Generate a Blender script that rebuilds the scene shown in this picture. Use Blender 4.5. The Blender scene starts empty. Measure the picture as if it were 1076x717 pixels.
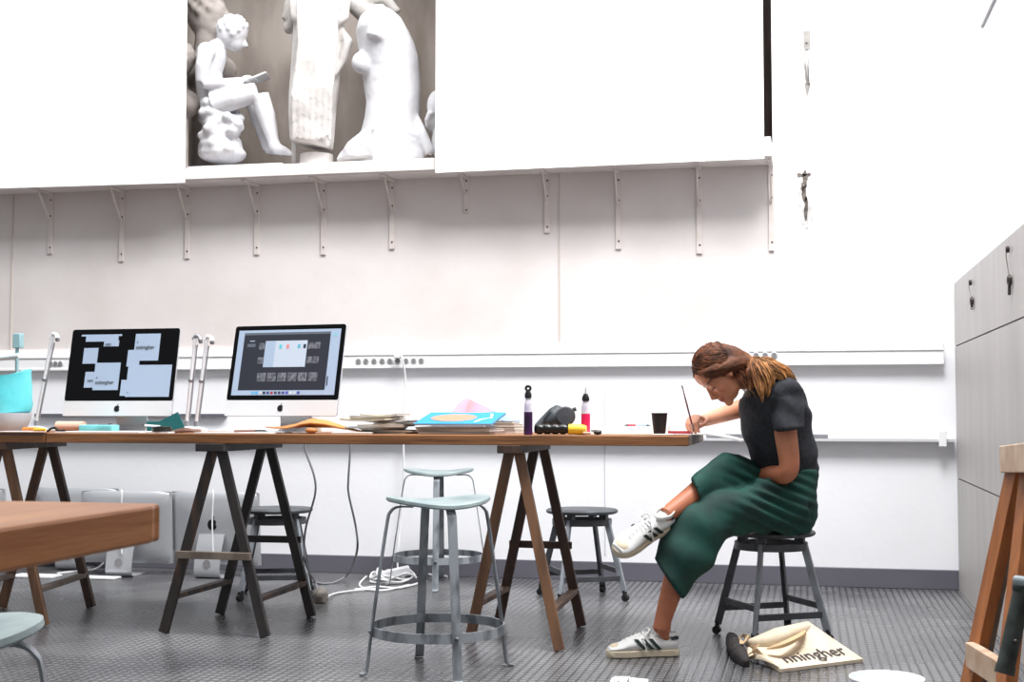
import bpy, bmesh, math, random
from mathutils import Vector as V, Matrix as M, Quaternion, noise
random.seed(7)
R = math.radians
scn = bpy.context.scene
COL = scn.collection

# ------------------------------------------------------------------ camera
CAM_LOC = V((0, 0, .97)); FPX = 1400.0; YAW = R(12.4); PIT = R(3.0)
RT = V((math.cos(YAW), math.sin(YAW), 0)); HD = V((-math.sin(YAW), math.cos(YAW), 0)); UP = V((0, 0, 1))
_f = HD*math.cos(PIT) + UP*math.sin(PIT); _u = RT.cross(_f)
def _ray(x, y): return _f + RT*((x-538)/FPX) + _u*((358.5-y)/FPX)
# survey helpers used to measure real-world positions from the photograph
def PY(x, y, Y): d = _ray(x, y); return CAM_LOC + d*(Y/d.y)
def PX(x, y, X): d = _ray(x, y); return CAM_LOC + d*(X/d.x)
def G(x, y, z=0): d = _ray(x, y); return CAM_LOC + d*((z-.97)/d.z)
def D(x, y, Z): return CAM_LOC + _ray(x, y)*Z
cd = bpy.data.cameras.new('camera'); cam = bpy.data.objects.new('camera', cd); COL.objects.link(cam)
cam.location = CAM_LOC; cam.rotation_euler = (R(90)+PIT, 0, YAW)
cd.sensor_width = 36; cd.lens = FPX/1076*36; cd.clip_start = .05; cd.clip_end = 100
cd.dof.use_dof = True; cd.dof.focus_distance = 5.5; cd.dof.aperture_fstop = 16
scn.camera = cam

# ------------------------------------------------------------------ materials
def lin(c):
    return tuple((x/12.92 if x <= .04045 else ((x+.055)/1.055)**2.4) for x in c[:3])
def rgb(r, g, b): return lin((r/255, g/255, b/255))
def mat(name, c, rough=.6, metal=0, var=.0, vscale=8, c2=None, bump=0, bscale=60, stretch=(1, 1, 1), spec=.5, emit=0, alpha=1, trans=0, detail=4, contrast=(.35, .65), vcol=False, coat=0):
    m = bpy.data.materials.new(name); m.use_nodes = True
    nt = m.node_tree; N = nt.nodes; L = nt.links; b = N['Principled BSDF']
    b.inputs['Base Color'].default_value = (*c, 1); b.inputs['Roughness'].default_value = rough
    b.inputs['Metallic'].default_value = metal; b.inputs['Specular IOR Level'].default_value = spec
    if coat: b.inputs['Coat Weight'].default_value = coat
    if alpha < 1: b.inputs['Alpha'].default_value = alpha
    if trans: b.inputs['Transmission Weight'].default_value = trans
    tc = N.new('ShaderNodeTexCoord'); mp = N.new('ShaderNodeMapping'); L.new(tc.outputs['Object'], mp.inputs['Vector'])
    mp.inputs['Scale'].default_value = stretch
    col = None
    if vcol:
        at = N.new('ShaderNodeVertexColor'); at.layer_name = 'Col'; col = at.outputs['Color']
    if c2 is not None or var:
        if c2 is None: c2 = tuple(x*(1-var) for x in c)
        nz = N.new('ShaderNodeTexNoise'); nz.inputs['Scale'].default_value = vscale; nz.inputs['Detail'].default_value = detail
        L.new(mp.outputs['Vector'], nz.inputs['Vector'])
        cr = N.new('ShaderNodeValToRGB'); cr.color_ramp.elements[0].position = contrast[0]; cr.color_ramp.elements[1].position = contrast[1]
        L.new(nz.outputs['Fac'], cr.inputs['Fac'])
        if col is None:
            cr.color_ramp.elements[0].color = (*c2, 1); cr.color_ramp.elements[1].color = (*c, 1); col = cr.outputs['Color']
        else:
            cr.color_ramp.elements[0].color = (1-var, 1-var, 1-var, 1); cr.color_ramp.elements[1].color = (1, 1, 1, 1)
            mx = N.new('ShaderNodeMixRGB'); mx.blend_type = 'MULTIPLY'; mx.inputs['Fac'].default_value = 1
            L.new(col, mx.inputs[1]); L.new(cr.outputs['Color'], mx.inputs[2]); col = mx.outputs['Color']
    if col is not None: L.new(col, b.inputs['Base Color'])
    if emit:
        b.inputs['Emission Strength'].default_value = emit
        b.inputs['Emission Color'].default_value = (*c, 1)
    if bump:
        n2 = N.new('ShaderNodeTexNoise'); n2.inputs['Scale'].default_value = bscale; n2.inputs['Detail'].default_value = 3
        L.new(mp.outputs['Vector'], n2.inputs['Vector'])
        bp = N.new('ShaderNodeBump'); bp.inputs['Strength'].default_value = 1; bp.inputs['Distance'].default_value = bump
        L.new(n2.outputs['Fac'], bp.inputs['Height']); L.new(bp.outputs['Normal'], b.inputs['Normal'])
    return m

# ------------------------------------------------------------------ mesh builder
def frame_from(t, up=None):
    t = t.normalized()
    if up is None: up = UP if abs(t.z) < .95 else V((0, 1, 0))
    s = t.cross(up)
    if s.length < 1e-5: s = t.cross(V((1, 0, 0)))
    s.normalize(); return s, s.cross(t).normalized()
class MB:
    def __init__(s): s.v = []; s.f = []; s.m = []
    def _add(s, vs, fs, mi=0):
        o = len(s.v); s.v += [V(v) for v in vs]; s.f += [tuple(i+o for i in f) for f in fs]; s.m += [mi]*len(fs); return s
    def box(s, c, size, rot=None, mi=0):
        c = V(c); x, y, z = [k/2 for k in size]
        vs = [V((a*x, b*y, d*z)) for a in (-1, 1) for b in (-1, 1) for d in (-1, 1)]
        if rot is not None: vs = [rot @ v for v in vs]
        return s._add([c+v for v in vs], [(0, 1, 3, 2), (4, 6, 7, 5), (0, 4, 5, 1), (2, 3, 7, 6), (0, 2, 6, 4), (1, 5, 7, 3)], mi)
    def mm(s, a, b, mi=0):
        a = V(a); b = V(b); return s.box((a+b)/2, [abs(k) for k in (b-a)], None, mi)
    def bar(s, p, q, w, h, up=None, mi=0):
        p = V(p); q = V(q); a, b = frame_from(q-p, up)
        vs = [e + a*(i*w/2) + b*(j*h/2) for e in (p, q) for i, j in ((-1, -1), (1, -1), (1, 1), (-1, 1))]
        return s._add(vs, [(3, 2, 1, 0), (4, 5, 6, 7), (0, 1, 5, 4), (1, 2, 6, 5), (2, 3, 7, 6), (3, 0, 4, 7)], mi)
    def rings(s, rs, cap=True, closed=False, mi=0):
        n = len(rs[0]); o = len(s.v); vs = [p for r in rs for p in r]; fs = []
        k = len(rs)
        for i in range(k if closed else k-1):
            j = (i+1) % k
            for a in range(n):
                b = (a+1) % n; fs.append((i*n+a, i*n+b, j*n+b, j*n+a))
        if cap and not closed: fs += [tuple(reversed(range(n))), tuple((k-1)*n+a for a in range(n))]
        return s._add(vs, fs, mi)
    def tube(s, pts, r, seg=10, cap=True, flat=1, up=None, closed=False, mi=0):
        pts = [V(p) for p in pts]; n = len(pts); rr = r if isinstance(r, (list, tuple)) else [r]*n
        rs = []
        pa = None
        for i, p in enumerate(pts):
            if closed: t = pts[(i+1) % n]-pts[i-1]
            else: t = pts[min(i+1, n-1)]-pts[max(i-1, 0)]
            t.normalize()
            if up is not None or pa is None: a, b = frame_from(t, up)
            else:
                a = pa - t*pa.dot(t); a.normalize(); b = a.cross(t).normalized()
            pa = a
            rs.append([p + (a*math.cos(2*math.pi*k/seg) + b*flat*math.sin(2*math.pi*k/seg))*rr[i] for k in range(seg)])
        return s.rings(rs, cap, closed, mi)
    def strip(s, pts, w, th, wdir, mi=0):
        """flat metal strip following pts; width along wdir"""
        pts = [V(p) for p in pts]; wdir = V(wdir).normalized(); rs = []
        for i, p in enumerate(pts):
            t = (pts[min(i+1, len(pts)-1)]-pts[max(i-1, 0)]).normalized(); n = t.cross(wdir).normalized()
            rs.append([p+wdir*(a*w/2)+n*(b*th/2) for a, b in ((-1, -1), (1, -1), (1, 1), (-1, 1))])
        return s.rings(rs, True, False, mi)
    def lathe(s, prof, c=(0, 0, 0), seg=24, rot=None, mi=0, cap=True):
        c = V(c); rs = []
        for r_, z in prof:
            ring = [V((r_*math.cos(2*math.pi*k/seg), r_*math.sin(2*math.pi*k/seg), z)) for k in range(seg)]
            if rot is not None: ring = [rot @ v for v in ring]
            rs.append([c+v for v in ring])
        return s.rings(rs, cap, False, mi)
    def ell(s, c, rad, ax=None, nu=16, nv=10, mi=0):
        """ellipsoid; ax = three axis vectors"""
        c = V(c); ax = ax or (V((1, 0, 0)), V((0, 1, 0)), V((0, 0, 1))); rs = []
        for j in range(1, nv):
            th = math.pi*j/nv - math.pi/2
            rs.append([c + ax[0]*rad[0]*math.cos(th)*math.cos(2*math.pi*i/nu) + ax[1]*rad[1]*math.cos(th)*math.sin(2*math.pi*i/nu) + ax[2]*rad[2]*math.sin(th) for i in range(nu)])
        o = len(s.v); s.rings(rs, False, False, mi); k = len(s.v)
        s.v += [c-ax[2]*rad[2], c+ax[2]*rad[2]]
        for i in range(nu):
            s.f.append((k, o+(i+1) % nu, o+i)); s.f.append((k+1, o+(nv-2)*nu+i, o+(nv-2)*nu+(i+1) % nu)); s.m += [mi, mi]
        return s
    def prism(s, poly, d, o=(0, 0, 0), ax=None, mi=0):
        """2-D polygon in plane ax[0],ax[1] extruded by d along ax[2]"""
        o = V(o); ax = ax or (V((1, 0, 0)), V((0, 1, 0)), V((0, 0, 1)))
        a = [o+ax[0]*x+ax[1]*y for x, y in poly]; b = [p+ax[2]*d for p in a]
        return s.rings([a, b], True, False, mi)
    def grid(s, fn, nu, nv, th=0, mi=0):
        """fn(u,v)->point; optional thickness downward"""
        P = [[V(fn(i/nu, j/nv)) for i in range(nu+1)] for j in range(nv+1)]
        W = nu+1
        fs = [(j*W+i, j*W+i+1, (j+1)*W+i+1, (j+1)*W+i) for j in range(nv) for i in range(nu)]
        vs = [p for row in P for p in row]
        if th:
            n0 = len(vs); vs = vs + [p-V((0, 0, th)) for p in vs]
            fs = fs + [tuple(reversed([k+n0 for k in f])) for f in fs]
            edge = [(i) for i in range(nu)] 
            for i in range(nu): fs.append((i+1, i, i+n0, i+1+n0)); a = nv*W+i; fs.append((a, a+1, a+1+n0, a+n0))
            for j in range(nv): a = j*W; fs.append((a, a+W, a+W+n0, a+n0)); a = j*W+nu; fs.append((a+W, a, a+n0, a+W+n0))
        return s._add(vs, fs, mi)
    def mesh(s, name):
        me = bpy.data.meshes.new(name); me.from_pydata([tuple(v) for v in s.v], [], s.f); me.update()
        bm = bmesh.new(); bm.from_mesh(me); bmesh.ops.recalc_face_normals(bm, faces=bm.faces[:]); bm.to_mesh(me); bm.free()
        return me
    def build(s, name, mats, parent=None, smooth=True, bevel=0, label=None):
        if parent is not None:
            w = parent.matrix_basis.copy(); p = parent.parent
            while p is not None: w = p.matrix_basis @ w; p = p.parent
            inv = w.inverted(); s.v = [inv @ v for v in s.v]
        me = s.mesh(name)
        mats = mats if isinstance(mats, (list, tuple)) else [mats]
        for m in mats: me.materials.append(m)
        if len(mats) > 1 and len(me.polygons) == len(s.m): me.polygons.foreach_set('material_index', s.m)
        if smooth:
            me.polygons.foreach_set('use_smooth', [True]*len(me.polygons)); me.set_sharp_from_angle(angle=R(38))
        o = bpy.data.objects.new(name, me); COL.objects.link(o)
        if parent is not None: o.parent = parent
        if bevel:
            b = o.modifiers.new('bevel', 'BEVEL'); b.width = bevel; b.segments = 2; b.limit_method = 'ANGLE'; b.angle_limit = R(40)
        if label: o['label'] = label
        return o
def remeshed(name, mb, mats, parent=None, voxel=.006, smooth=4, post=None, color=None, factor=.5):
    me = mb.mesh(name+'_t'); o = bpy.data.objects.new(name+'_t', me); COL.objects.link(o)
    r_ = o.modifiers.new('r', 'REMESH'); r_.mode = 'VOXEL'; r_.voxel_size = voxel; r_.adaptivity = 0
    if smooth: s_ = o.modifiers.new('s', 'SMOOTH'); s_.iterations = smooth; s_.factor = factor
    bpy.context.view_layer.update()
    dg = bpy.context.evaluated_depsgraph_get(); m2 = bpy.data.meshes.new_from_object(o.evaluated_get(dg))
    bpy.data.objects.remove(o); bpy.data.meshes.remove(me)
    if post:
        nn = [(v.co.copy(), v.normal.copy()) for v in m2.vertices]
        for v, (c_, n_) in zip(m2.vertices, nn): v.co = post(c_, n_)
        m2.update()
    if color:
        ca = m2.color_attributes.new('Col', 'FLOAT_COLOR', 'POINT')
        for i, v in enumerate(m2.vertices): ca.data[i].color = (*color(v.co, v.normal), 1)
    if parent is not None:
        m2.transform(parent.matrix_basis.inverted())
    m2.name = name; mats = mats if isinstance(mats, (list, tuple)) else [mats]
    m2.materials.clear()
    for m in mats: m2.materials.append(m)
    m2.polygons.foreach_set('use_smooth', [True]*len(m2.polygons))
    o = bpy.data.objects.new(name, m2); COL.objects.link(o)
    if parent is not None: o.parent = parent
    return o
def tag(o, label=None, cat=None, group=None, kind=None):
    if label: o['label'] = label
    if cat: o['category'] = cat
    if group: o['group'] = group
    if kind: o['kind'] = kind
    return o
def thing(name, label, cat, loc=(0, 0, 0), rz=0, group=None):
    o = bpy.data.objects.new(name, None); COL.objects.link(o); o.empty_display_size = .1
    o.location = loc; o.rotation_euler = (0, 0, rz)
    o.matrix_basis = M.Translation(V(loc)) @ M.Rotation(rz, 4, 'Z')
    return tag(o, label, cat, group)
def copy_tree(o, parent=None):
    c = o.copy(); COL.objects.link(c)
    if parent is not None: c.parent = parent
    for ch in [k for k in bpy.data.objects if k.parent == o]: copy_tree(ch, c)
    return c
def struct(o): o['kind'] = 'structure'; return o
def smoothline(pts, n=8, closed=False):
    """Catmull-Rom through pts"""
    pts = [V(p) for p in pts]; out = []; k = len(pts)
    rng = range(k) if closed else range(k-1)
    for i in rng:
        if closed: p0, p1, p2, p3 = pts[i-1], pts[i], pts[(i+1) % k], pts[(i+2) % k]
        else: p0, p1, p2, p3 = pts[max(i-1, 0)], pts[i], pts[i+1], pts[min(i+2, k-1)]
        for j in range(n):
            t = j/n
            out.append(.5*((2*p1)+(p2-p0)*t+(2*p0-5*p1+4*p2-p3)*t*t+(3*p1-p0-3*p2+p3)*t**3))
    if not closed: out.append(pts[-1])
    return out
# ------------------------------------------------------------------ setting
YW = 7.65; XR = .83; ZS = 2.365
m_white = mat('white_paint', rgb(243, 243, 246), .8, var=.04, vscale=1.5, bump=.001, bscale=25)
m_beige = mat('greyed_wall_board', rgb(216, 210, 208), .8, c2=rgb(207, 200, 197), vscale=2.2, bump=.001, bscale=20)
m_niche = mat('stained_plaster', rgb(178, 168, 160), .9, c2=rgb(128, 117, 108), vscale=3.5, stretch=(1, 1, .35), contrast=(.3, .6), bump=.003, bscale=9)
m_niche_dark = mat('niche_shade_brown', rgb(92, 80, 72), .9, c2=rgb(70, 58, 52), vscale=5, stretch=(4, 1, .3))  # dark brown carries the shade inside the niche end
m_sheet = mat('white_panel', rgb(252, 252, 252), .6)
m_skirt = mat('grey_skirting_paint', rgb(100, 98, 108), .5, var=.12, vscale=3)
m_railw = mat('white_rail', rgb(240, 240, 241), .45)

# floor: studded dark rubber, real bump relief
m_floor = bpy.data.materials.new('studded_rubber_floor'); m_floor.use_nodes = True
nt = m_floor.node_tree; N = nt.nodes; L = nt.links; b = N['Principled BSDF']
tc = N.new('ShaderNodeTexCoord')
sep = N.new('ShaderNodeSeparateXYZ'); L.new(tc.outputs['Object'], sep.inputs[0])
def mth(op, a, b_=None, c_=None):
    n = N.new('ShaderNodeMath'); n.operation = op
    for i, k in enumerate((a, b_, c_)):
        if k is None: continue
        if isinstance(k, (int, float)): n.inputs[i].default_value = k
        else: L.new(k, n.inputs[i])
    return n.outputs[0]
PITCH = .034
sx = mth('ABSOLUTE', mth('SINE', mth('MULTIPLY', sep.outputs['X'], math.pi/PITCH)))
sy = mth('ABSOLUTE', mth('SINE', mth('MULTIPLY', sep.outputs['Y'], math.pi/(PITCH*1.25))))
st = mth('MINIMUM', sx, sy)
rp = N.new('ShaderNodeMapRange'); rp.inputs[1].default_value = .25; rp.inputs[2].default_value = .6
L.new(st, rp.inputs[0])
nz = N.new('ShaderNodeTexNoise'); nz.inputs['Scale'].default_value = 1.6; nz.inputs['Detail'].default_value = 6; L.new(tc.outputs['Object'], nz.inputs['Vector'])
cr = N.new('ShaderNodeValToRGB'); cr.color_ramp.elements[0].color = (*rgb(72, 72, 75), 1); cr.color_ramp.elements[1].color = (*rgb(112, 112, 114), 1)
cr.color_ramp.elements[0].position = .35; cr.color_ramp.elements[1].position = .68; L.new(nz.outputs['Fac'], cr.inputs['Fac'])
mx = N.new('ShaderNodeMixRGB'); mx.blend_type = 'MULTIPLY'; mx.inputs['Fac'].default_value = 1
c2 = N.new('ShaderNodeValToRGB'); c2.color_ramp.elements[0].color = (.35, .35, .35, 1); c2.color_ramp.elements[1].color = (1.3, 1.3, 1.3, 1); L.new(rp.outputs[0], c2.inputs['Fac'])
L.new(cr.outputs['Color'], mx.inputs[1]); L.new(c2.outputs['Color'], mx.inputs[2]); L.new(mx.outputs['Color'], b.inputs['Base Color'])
bp = N.new('ShaderNodeBump'); bp.inputs['Strength'].default_value = .7; bp.inputs['Distance'].default_value = .0026
L.new(rp.outputs[0], bp.inputs['Height']); L.new(bp.outputs['Normal'], b.inputs['Normal'])
rr = N.new('ShaderNodeMapRange'); rr.inputs[3].default_value = .17; rr.inputs[4].default_value = .38; L.new(nz.outputs['Fac'], rr.inputs[0]); L.new(rr.outputs[0], b.inputs['Roughness'])
b.inputs['Specular IOR Level'].default_value = .75

struct(MB().mm((-9, -2, -.1), (XR, YW+.15, 0)).build('floor', m_floor, smooth=False))
XN = -.165        # right end of the niche opening
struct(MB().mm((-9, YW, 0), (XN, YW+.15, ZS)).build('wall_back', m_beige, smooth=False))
# white painted part of the back wall right of the niche, full height
wb = MB(); wb.mm((XN, YW-.004, 0), (XR+.15, YW+.15, 4.6)); struct(wb.build('wall_back_white', m_white, smooth=False))
# lower, brighter zone of the wall below the cable trunking
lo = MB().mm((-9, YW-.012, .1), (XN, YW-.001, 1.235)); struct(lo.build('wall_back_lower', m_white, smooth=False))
struct(MB().mm((XR, -2, 0), (XR+.15, YW, 4.6)).build('wall_right', m_white, smooth=False))
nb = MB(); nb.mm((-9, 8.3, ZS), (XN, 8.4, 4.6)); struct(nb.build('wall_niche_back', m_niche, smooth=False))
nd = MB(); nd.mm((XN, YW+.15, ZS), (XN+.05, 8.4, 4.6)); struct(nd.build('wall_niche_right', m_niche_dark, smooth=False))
nd = MB(); nd.mm((XN-.9, 8.28, ZS+.02), (XN-.001, 8.3, 4.6)); struct(nd.build('wall_niche_corner', m_niche_dark, smooth=False))  # dark sheet added here; its colour stands in for the unlit interior
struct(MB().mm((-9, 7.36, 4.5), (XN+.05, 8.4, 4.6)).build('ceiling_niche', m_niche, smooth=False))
# board joints on the beige part of the wall
for i, px in enumerate((12.5, 588)):
    x = PY(px, 300, YW).x
    struct(MB().mm((x-.004, YW-.006, 1.3), (x+.004, YW, ZS)).build('trim_%d' % (i+1), mat('joint', rgb(196, 186, 180), .8), smooth=False))
x = PY(636, 540, YW).x
struct(MB().mm((x-.003, YW-.016, .14), (x+.003, YW-.01, 1.1)).build('trim_3', mat('joint_grey', rgb(205, 205, 208), .8), smooth=False))
bb = MB().mm((-9, YW-.03, 0), (XR, YW-.004, .105)); struct(bb.build('baseboard_back', m_skirt, smooth=False, bevel=.003))

# shelf under the niche
ms = mat('shelf_paint', rgb(228, 222, 219), .6, c2=rgb(214, 207, 203), vscale=4)
sh = MB().mm((-9, 7.42, ZS), (XN-.0, 8.3, ZS+.055)); 
shelf = tag(sh.build('long_shelf', ms, smooth=False, bevel=.004), 'long pale wooden shelf carrying the plaster statues high on the back wall', 'shelf')
MB().mm((-9, 7.40, ZS+.005), (XN+.01, 7.425, ZS+.075)).build('fascia', ms, shelf, smooth=False, bevel=.003)
MB().mm((XN-.07, 7.43, ZS+.076), (XN-.005, 7.6, ZS+.12)).build('end_block', m_white, shelf, smooth=False, bevel=.003)

# big hanging white boards in front of the niche
def panel(xa, ya, xb, yb, Y, label, zt=4.499):
    a = PY(xa, ya, Y); b_ = PY(xb, yb, Y)
    w = MB(); poly = [(a.x, a.z), (b_.x, b_.z), (b_.x, zt), (a.x, zt)]
    w.prism(poly, .012, (0, Y, 0), (V((1, 0, 0)), V((0, 0, 1)), V((0, 1, 0))))
    return tag(w.build('white_board', m_sheet, smooth=False), label, 'board', 'white panels hung in front of the statue shelf')
panel(-260, 206, 193.5, 192, 7.37, 'big white hanging panel left of the statues, reaching the left edge')
panel(457.5, 181.5, 803, 166.5, 7.37, 'big white hanging panel right of the statues, over the wall brackets')

# brackets under the shelf
m_br = mat('bracket_paint', rgb(216, 207, 202), .5, var=.1, vscale=12)
m_screw = mat('screw_dark', rgb(80, 74, 70), .4, metal=.6)
brs = [(53, 267), (128, 275), (197, 272), (270, 268), (340, 268), (412, 262), (490, 225), (575, 245), (650, 262), (735, 267), (811, 264)]
place = ['leftmost bracket, beside the board joint', 'second bracket from the left, above the first monitor', 'bracket just left of the seated statue shelf edge', 'bracket under the seated statue', 'bracket under the draped column statue', 'bracket under the headless torso statue', 'short bracket just right of the torso statue', 'bracket left of the long wall board joint', 'bracket right of the long wall board joint', 'second bracket from the right end of the shelf', 'rightmost bracket at the end of the shelf']
for (px, yb), lb in zip(brs, place):
    p = PY(px, yb, YW); L_ = ZS-p.z
    t = thing('shelf_bracket', 'off-white metal ' + lb, 'bracket', (p.x, YW, ZS), 0, 'shelf brackets')
    MB().mm((p.x-.016, YW-.012, p.z), (p.x+.016, YW, ZS)).build('wall_plate', m_br, t, smooth=False, bevel=.002)
    MB().mm((p.x-.014, 7.43, ZS-.014), (p.x+.014, YW-.012, ZS-.001)).build('arm', m_br, t, smooth=False, bevel=.002)
    MB().bar((p.x, YW-.012, ZS-L_*.45), (p.x, 7.5, ZS-.014), .008, .012).build('brace', m_br, t, smooth=False)
    for k in (.12, .38, .9):
        MB().ell((p.x+.003, YW-.013, ZS-L_*k), (.006, .003, .006), nu=8, nv=6).build('screw', m_screw, t)

# cable trunking with sockets
z0, z1 = 1.235, 1.30; RX = PY(992, 384, 7.6).x
rail = MB().mm((-9, YW-.05, z0), (RX, YW, z1)); rail.mm((-9, YW-.056, z1), (RX, YW, z1+.012)); rail.mm((-9, YW-.054, z0-.012), (RX, YW, z0+.004))
rail.mm((-9, YW-.02, z1+.012), (RX, YW, z1+.055))
struct(rail.build('trim_4', m_railw, smooth=False, bevel=.003))
lr = MB(); a = PY(742, 461, 7.6); b_ = PY(870, 461, 7.6); c_ = PY(1005, 462, 7.6)
lr.mm((-9, YW-.07, a.z-.012), (RX+.05, YW, a.z+.004)); struct(lr.build('trim_5', mat('pale_grey_rail', rgb(205, 205, 208), .5), smooth=False))
lr = MB().mm((a.x, YW-.068, a.z+.0045), (b_.x, YW-.013, a.z+.026)); tag(lr.build('ledge_strip', mat('grey_strip', rgb(140, 140, 145), .6, var=.3, vscale=9), smooth=False, bevel=.003), 'grey strip lying on the low wall rail behind the woman', 'strip')
a = PY(990, 458, 7.6); tag(MB().mm((a.x-.02, YW-.09, a.z-.06), (a.x+.02, YW-.0705, a.z+.03)).build('rail_clip', m_railw, smooth=False, bevel=.004), 'small white end block on the low rail near the right corner', 'block')
la = PY(36, 437, 7.6); lb_ = PY(236, 437, 7.6)
struct(MB().mm((la.x, YW-.05, la.z-.008), (lb_.x, YW, la.z+.012)).build('trim_6', mat('dark_wall_line', rgb(95, 95, 104), .6), smooth=False))  # narrow dark line along the wall behind the computers
m_sock = mat('socket_grey', rgb(200, 200, 202), .5); m_sockd = mat('socket_dark', rgb(124, 122, 124), .6)
zsk = 1.268
names = {54: 'leftmost', 59: 'second from the left', 64: 'third from the left, nearest the left monitor'}
sx_ = [54, 59, 64, 377, 385, 393.5, 402, 410, 418, 427, 435, 443, 785.5, 794.5, 804, 813.5]
ords = ['first', 'second', 'third', 'fourth', 'fifth', 'sixth', 'seventh', 'eighth', 'ninth']
for i, px in enumerate(sx_):
    x = PY(px, 372, 7.6).x
    if i < 3: lb = 'wall socket, %s from left of the three beside the left monitor' % ords[i]
    elif i < 12: lb = 'wall socket, %s from left in the row of nine between monitor and woman' % ords[i-3]
    else: lb = 'wall socket, %s from left in the row of four behind the woman' % ords[i-12]
    t = thing('wall_socket', lb, 'socket', (x, YW-.05, zsk), 0, 'round sockets in the wall trunking')
    rot = M.Rotation(R(90), 3, 'X')
    zk = zsk+(.014 if i >= 12 else 0)
    MB().lathe([(.019, 0), (.019, .005), (.015, .007)], (x, YW-.05, zk), 16, rot).build('faceplate', m_sock, t)
    MB().lathe([(.0135, .0), (.0135, .0085)], (x, YW-.05, zk), 16, rot).build('recess', m_sockd, t)
# white plug with a cable hanging from the trunking down behind the table
m_wcab = mat('white_cable', rgb(225, 225, 226), .5)
p = PY(424, 376, 7.57)
t = thing('white_power_cable', 'white cable plugged into the wall trunking and hanging straight down behind the books', 'cable', p)
pts = smoothline([p+V((-.03, .02, .01)), p+V((0, -.03, 0)), PY(426, 400, 7.57), PY(424, 440, 7.57), PY(424, 500, 7.58), PY(420, 560, 7.57), PY(418, 598, 7.4), G(425, 612, .006)], 6)
MB().tube(pts, .006, 8).build('cord', m_wcab, t)
MB().box(p+V((-.035, -.005, .01)), (.045, .035, .03)).build('plug', m_wcab, t, bevel=.006)
# second thin cable from above
# metal strap, damaged plaster
m_steel = mat('worn_steel', rgb(150, 146, 142), .45, metal=.7, var=.3, vscale=20)
t = thing('wall_strap', 'narrow worn metal strap screwed high on the white wall right of the panels', 'strap', PY(848, 60, YW-.01))
a = PY(848, 32, YW-.01); b_ = PY(848, 52, YW-.01)
MB().mm((a.x-.02, YW-.012, b_.z), (a.x+.018, YW-.004, a.z)).build('plate', m_steel, t, smooth=False, bevel=.001)
MB().strip([PY(845, 52, YW-.015), PY(846, 68, YW-.02), PY(848, 88, YW-.015)], .012, .004, (1, 0, 0)).build('strap_left', m_steel, t, smooth=False)
MB().strip([PY(850, 52, YW-.03), PY(849, 70, YW-.035), PY(850, 88, YW-.02)], .010, .004, (1, 0, 0)).build('strap_right', m_steel, t, smooth=False)
MB().prism([(PY(845.5, 88, YW).x, PY(845, 88, YW).z), (PY(852, 88, YW).x, PY(852, 88, YW).z), (PY(848, 103, YW).x, PY(848, 103, YW).z)], .006, (0, YW-.014, 0), (V((1, 0, 0)), V((0, 0, 1)), V((0, 1, 0)))).build('tip', m_steel, t, smooth=False)
MB().ell(PY(847.5, 45, YW-.013), (.006, .004, .006), nu=8, nv=6).build('screw', m_screw, t)
m_hole = mat('bare_masonry', rgb(120, 112, 106), .95, c2=rgb(70, 64, 60), vscale=30)
m_chip = mat('chipped_plaster', rgb(222, 220, 219), .95, c2=rgb(180, 176, 172), vscale=25, bump=.004, bscale=40)
t = thing('plaster_damage', 'peeling dark crack in the plaster high on the white wall, right of the shelf end', 'crack', PY(846, 205, YW))
rnd = random.Random(3)
def blob(cx, cy, rx, ry, n, Y, th):
    poly = []
    for k in range(n):
        a_ = 2*math.pi*k/n; q = rnd.uniform(.55, 1.15); poly.append((PY(cx+rx*q*math.cos(a_), cy, Y).x, PY(cx, cy-ry*q*math.sin(a_), Y).z))
    return MB().prism(poly, th, (0, Y, 0), (V((1, 0, 0)), V((0, 0, 1)), V((0, 1, 0))))
blob(848, 207, 10, 34, 26, YW-.008, .006).build('chipped_area', m_chip, t, smooth=False)
for c_ in [(846, 188, 3, 9), (845, 204, 3.2, 10), (847, 220, 2.2, 13), (842, 184, 5, 2.5), (850, 183, 3, 2), (843, 196, 2, 5)]:
    blob(*c_, 12, YW-.0095, .003).build('hole', m_hole, t, smooth=False)
# long crease line high on the right wall
a = PX(1045, 0, XR-.004); b_ = PX(1032, 28, XR-.004)
tag(MB().tube([a+(a-b_)*.6, a, b_], .008, 8).build('thin_groove', mat('groove_grey', rgb(150, 148, 150), .5)), 'thin grey pipe slanting high on the right wall', 'pipe')  # wall groove drawn as a thin grey tube

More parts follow.
